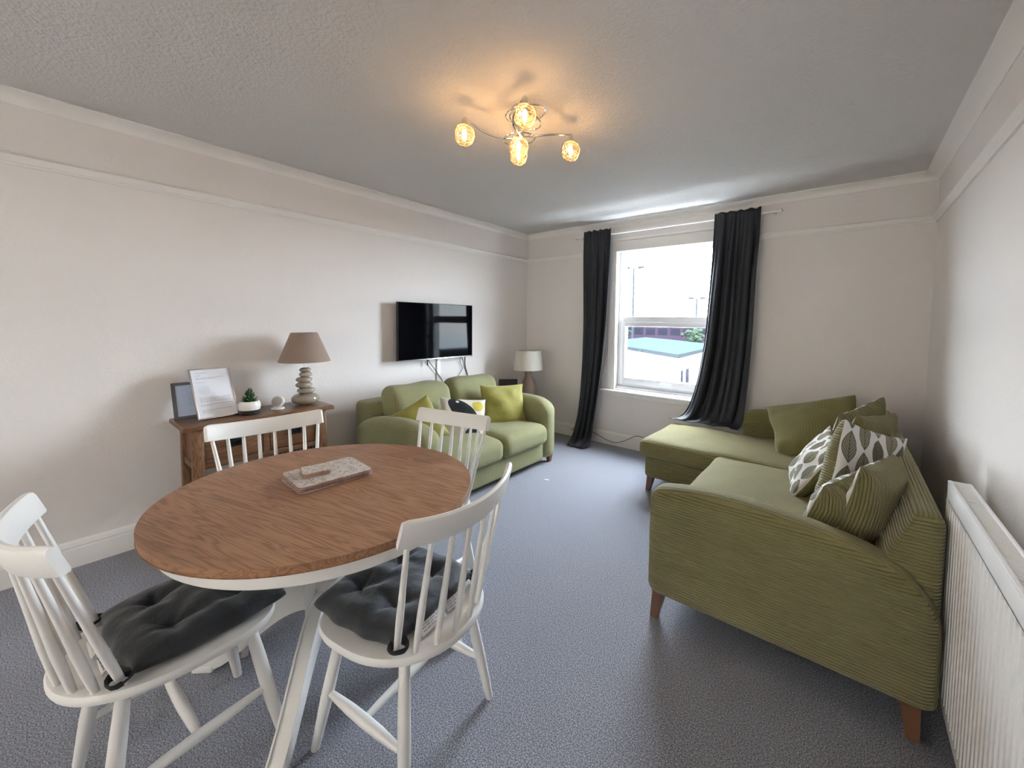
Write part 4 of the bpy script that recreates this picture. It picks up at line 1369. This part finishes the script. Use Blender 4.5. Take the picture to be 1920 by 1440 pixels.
for (d0, d1) in ((ya+0.004, ym-0.022), (ym+0.022, yb-0.004)):
    dr = cw(B().box(L(fx-0.016, d0, 0.54), L(fx-0.002, d1, CZ-0.064), 0.004), 'drawer', 'console_wood')
    yc_ = (d0+d1)/2
    hb = B().box(L(fx-0.003, yc_-0.045, 0.615), L(fx+0.003, yc_+0.045, 0.668), 0.002)
    hb.tube([L(fx+0.004, yc_-0.034, 0.652), L(fx+0.018, yc_-0.030, 0.632), L(fx+0.022, yc_, 0.626), L(fx+0.018, yc_+0.030, 0.632), L(fx+0.004, yc_+0.034, 0.652)], 0.005, 8)
    hb.build('handle', 'dark_metal', dr)
# ribbed box on the lower shelf
bx = empty('storage_basket', (0.22, -2.90, 0.1665), label='dark ribbed storage box under the console table', cat='box')
B().box((-0.10, -0.13, 0), (0.10, 0.13, 0.33), 0.012).build('body', 'ceramic_dark', bx)
rbm = B().box((-0.004, -0.008, 0), (0.004, 0.008, 0.31), 0.003).mesh('rib', 'grey_frame')
for i in range(9):
    link('rib', rbm, bx, (0.102, -0.112+i*0.028, 0.01))

# ------------------------------------------------------------------ things on the console
lm = empty('table_lamp', (0.20, -2.813, CZ), label='stacked pebble table lamp with taupe shade on the console', cat='lamp')
zc = 0.0
rndp = random.Random(5)
for (rx, hh, dx_, dy_) in ((0.090, 0.088, 0, 0.0), (0.059, 0.046, 0.004, 0.004), (0.054, 0.046, -0.004, -0.008), (0.053, 0.044, 0.004, -0.010), (0.042, 0.042, 0.0, 0.004), (0.037, 0.036, -0.002, 0.002)):
    p_ = []
    for i in range(15):
        a = pi*i/14
        p_.append((rx*abs(sin(a))**0.72, hh/2-hh/2*cos(a)))
    o = B().lathe(p_, 30, cap=False).build('pebble', 'pebble_glaze', lm, loc=(dx_, dy_, zc+0.0006), rot=(0.03*rndp.uniform(-1, 1), 0.03*rndp.uniform(-1, 1), 0))
    o.scale = (1, 1.04, 1)
    zc += hh-0.004
B().tube([(0, 0, zc-0.005), (0, 0, zc+0.13)], 0.007, 10).build('neck', 'silver', lm)
def shade(par, r0, r1, z0, z1, mat, th=0.003):
    B().lathe([(r0, z0), (r1, z1), (r1-th, z1), (r0-th, z0), (r0, z0)], 48, cap=False).build('lamp_shade', mat, par)
shade(lm, 0.172, 0.088, 0.330, 0.548, 'shade_taupe')
B().tube([(0, -0.085, 0.536), (0, 0.085, 0.536)], 0.002, 6).tube([(-0.085, 0, 0.536), (0.085, 0, 0.536)], 0.002, 6).tube([(0, 0, zc+0.1), (0, 0, 0.536)], 0.004, 8).build('shade_carrier', 'silver', lm)

ds = empty('smart_speaker', (0.235, -3.008, CZ), rz=R(-45), label='small round white disc device on a stand, on the console', cat='device')
B().lathe([(0, 0), (0.040, 0), (0.042, 0.004), (0.038, 0.009), (0, 0.009)], 28, cap=False).build('base', 'white_plastic', ds)
hd = B().lathe([(0, -0.012), (0.030, -0.012), (0.041, -0.006), (0.043, 0.002), (0.040, 0.008), (0.034, 0.010), (0.0, 0.010)], 32, cap=False).build('head', 'white_plastic', ds, loc=(-0.004, 0, 0.054), rot=(0, R(80), 0))
B().lathe([(0, 0.0105), (0.033, 0.0105), (0.033, 0.0125), (0, 0.0125)], 28, cap=False).build('speaker_mesh', 'grey_fabric', hd)

pt = empty('potted_succulent', (0.275, -3.185, CZ), label='small green succulent in a white and charcoal pot', cat='plant')
B().lathe([(0.0, 0.034), (0.0585, 0.034), (0.062, 0.05), (0.061, 0.075), (0.053, 0.090), (0.050, 0.092), (0.047, 0.088), (0.05, 0.078), (0, 0.078)], 36, cap=False).build('pot_bowl', 'ceramic_white', pt)
B().lathe([(0.0, 0.0), (0.050, 0.0), (0.054, 0.006), (0.0585, 0.034), (0.0, 0.034)], 36, cap=False).build('pot_base', 'ceramic_dark', pt)
B().lathe([(0.0, 0.081), (0.048, 0.0805)], 20, cap=False).build('soil', 'soil', pt)
lv = []; lf = []
nl = 8
for i in range(nl+1):
    t = i/nl
    wd = 0.0115*sin(pi*min(1, t*0.93+0.07))**0.8*(1 if t < 0.98 else 0.1)
    y_ = t*0.055; z_ = 0.018*t*t
    for k_ in range(6):
        a = 2*pi*k_/6
        lv.append((wd*cos(a), y_, z_+0.3*wd*sin(a)+0.25*abs(wd*cos(a))))
for i in range(nl):
    for k_ in range(6):
        lf.append((i*6+k_, i*6+(k_+1) % 6, (i+1)*6+(k_+1) % 6, (i+1)*6+k_))
lme = bpy.data.meshes.new('leaf'); lme.from_pydata(lv, [], lf); finish(lme, 'succulent_leaf', True, 3)
rl = random.Random(2)
for ring, (cnt, zz, el, sc_l) in enumerate(((8, 0.080, 12, 1.05), (7, 0.090, 28, 1.0), (6, 0.108, 38, 0.9), (5, 0.124, 48, 0.82), (4, 0.140, 60, 0.7), (3, 0.150, 74, 0.55))):
    for i in range(cnt):
        o = link('leaf', lme, pt, (0, 0, zz+rl.uniform(-0.003, 0.003)), (R(el+rl.uniform(-8, 8)), 0, 2*pi*(i+0.5*ring)/cnt+rl.uniform(-0.2, 0.2)))
        o.rotation_mode = 'XYZ'
        o.scale = (sc_l*1.15, sc_l, sc_l)
B().tube([(0, 0, 0.078), (0, 0, 0.155)], 0.004, 6).build('stem', 'succulent_leaf', pt)

def photo_frame(loc, rz, tilt, w, h, fw, fmat, pmat, label, lines):
    e = empty('picture_frame', loc, label=label, cat='picture frame', rot=(0, 0, rz))
    # upright in local yz, front = +x
    piv = empty('x')
    bpy.data.objects.remove(piv)
    rot = (0, -tilt, 0)
    B().box((-0.008, -w/2, 0), (0.008, w/2, fw), 0.002).box((-0.008, -w/2, h-fw), (0.008, w/2, h), 0.002).box((-0.0078, -w/2, 0), (0.0078, -w/2+fw, h), 0.002).box((-0.0078, w/2-fw, 0), (0.0078, w/2, h), 0.002).build('frame', fmat, e, rot=rot)
    sh = B().box((-0.006, -w/2+fw*0.7, fw*0.7), (0.003, w/2-fw*0.7, h-fw*0.7)).build('document', pmat, e, rot=rot, smooth=False)
    tx = B(); rn = random.Random(len(lines))
    for (fz, f0, f1, th) in lines:
        z = h*fz
        y0_, y1_ = -w/2+w*f0, -w/2+w*f1
        x_ = y0_
        while x_ < y1_:
            ln = rn.uniform(0.006, 0.018)
            tx.box((0.003, x_, z-th*0.62), (0.0034, min(x_+ln, y1_), z+th*0.62))
            x_ += ln+0.0028
    tx.build('printed_text', 'ink', sh, smooth=False)['kind'] = 'stuff'
    B().box((-0.012, -w*0.3, 0.02), (-0.007, w*0.3, h*0.8)).build('backing', 'ceramic_dark', e, rot=rot, smooth=False)
    st = B().box((-0.004, 0.03, 0), (0.0, 0.06, h*0.40)).build('easel_leg', 'ceramic_dark', e, loc=(-0.012-h*0.42*sin(tilt), 0, 0), rot=(0, R(2), 0), smooth=False)
    return sh
lines = [(0.91, 0.13, 0.44, 0.0016), (0.86, 0.13, 0.26, 0.0016), (0.81, 0.14, 0.80, 0.0014), (0.79, 0.14, 0.60, 0.0014), (0.72, 0.14, 0.36, 0.0014)]
lines += [(0.41-0.025*i, 0.14, 0.88-0.02*(i % 2), 0.0014) for i in range(4)] + [(0.28, 0.14, 0.9, 0.0015), (0.255, 0.14, 0.4, 0.0015), (0.175, 0.14, 0.86, 0.0014), (0.15, 0.14, 0.42, 0.0014), (0.12, 0.14, 0.38, 0.0014)]
doc = photo_frame((0.25, -3.34, CZ+0.003), R(4), R(28), 0.216, 0.352, 0.010, 'silver', 'paper', 'silver framed printed notice standing at the front of the console', lines)
# faint round stamp on the notice
stp = B()
for k_ in range(5):
    rr_ = 0.006+0.0058*k_
    stp.tube([(0.0034, -0.112+0.224*0.29+rr_*cos(a), 0.352*0.57+rr_*sin(a)) for a in [2*pi*i/24 for i in range(24)]], 0.0007, 4, closed=True)
stp.build('round_emblem', 'ink_light', doc)
photo_frame((0.135, -3.452, CZ+0.003), R(0), R(20), 0.165, 0.240, 0.018, 'grey_frame', 'paper_blue', 'smaller grey framed notice behind the silver frame', [(0.70-0.06*i, 0.45, 0.85, 0.0016) for i in range(7)])

# ------------------------------------------------------------------ corner behind the small sofa
sdt = empty('side_table', (0.28, -0.44, 0), label='small dark side table in the corner behind the sofa arm', cat='table')
B().box((-0.22, -0.25, 0.435), (0.22, 0.25, 0.46), 0.006).build('top', 'console_wood', sdt)
for sx in (-1, 1):
    for sy in (-1, 1):
        B().box((sx*0.19-0.02, sy*0.22-0.02, 0), (sx*0.19+0.02, sy*0.22+0.02, 0.435), 0.004).build('leg', 'console_wood_z', sdt)
l2 = empty('table_lamp', (0.395, -0.42, 0.46), label='clay bottle lamp with cream drum shade in the corner', cat='lamp')
B().lathe([(0, 0), (0.080, 0), (0.100, 0.04), (0.106, 0.11), (0.098, 0.18), (0.078, 0.24), (0.052, 0.29), (0.040, 0.325), (0.042, 0.36), (0.048, 0.385), (0.03, 0.395), (0, 0.395)], 36, cap=False).build('body', 'lamp_clay', l2)
B().tube([(0, 0, 0.39), (0, 0, 0.49)], 0.008, 8).build('neck', 'silver', l2)
shade(l2, 0.182, 0.155, 0.395, 0.630, 'shade_cream')
B().tube([(0, -0.15, 0.615), (0, 0.15, 0.615)], 0.002, 6).tube([(-0.15, 0, 0.615), (0.15, 0, 0.615)], 0.002, 6).tube([(0, 0, 0.48), (0, 0, 0.615)], 0.004, 8).build('shade_carrier', 'silver', l2)
br = empty('tablet_stand', (0.225, -0.60, 0.46), rz=R(-48), label='small black upright screen beside the clay lamp', cat='device')
B().box((-0.008, -0.115, 0.02), (0.008, 0.115, 0.275), 0.008, 3).build('body', 'black_plastic', br, rot=(0, R(-8), 0))
B().box((-0.05, -0.07, 0), (0.03, 0.07, 0.022), 0.006).build('base', 'black_plastic', br)
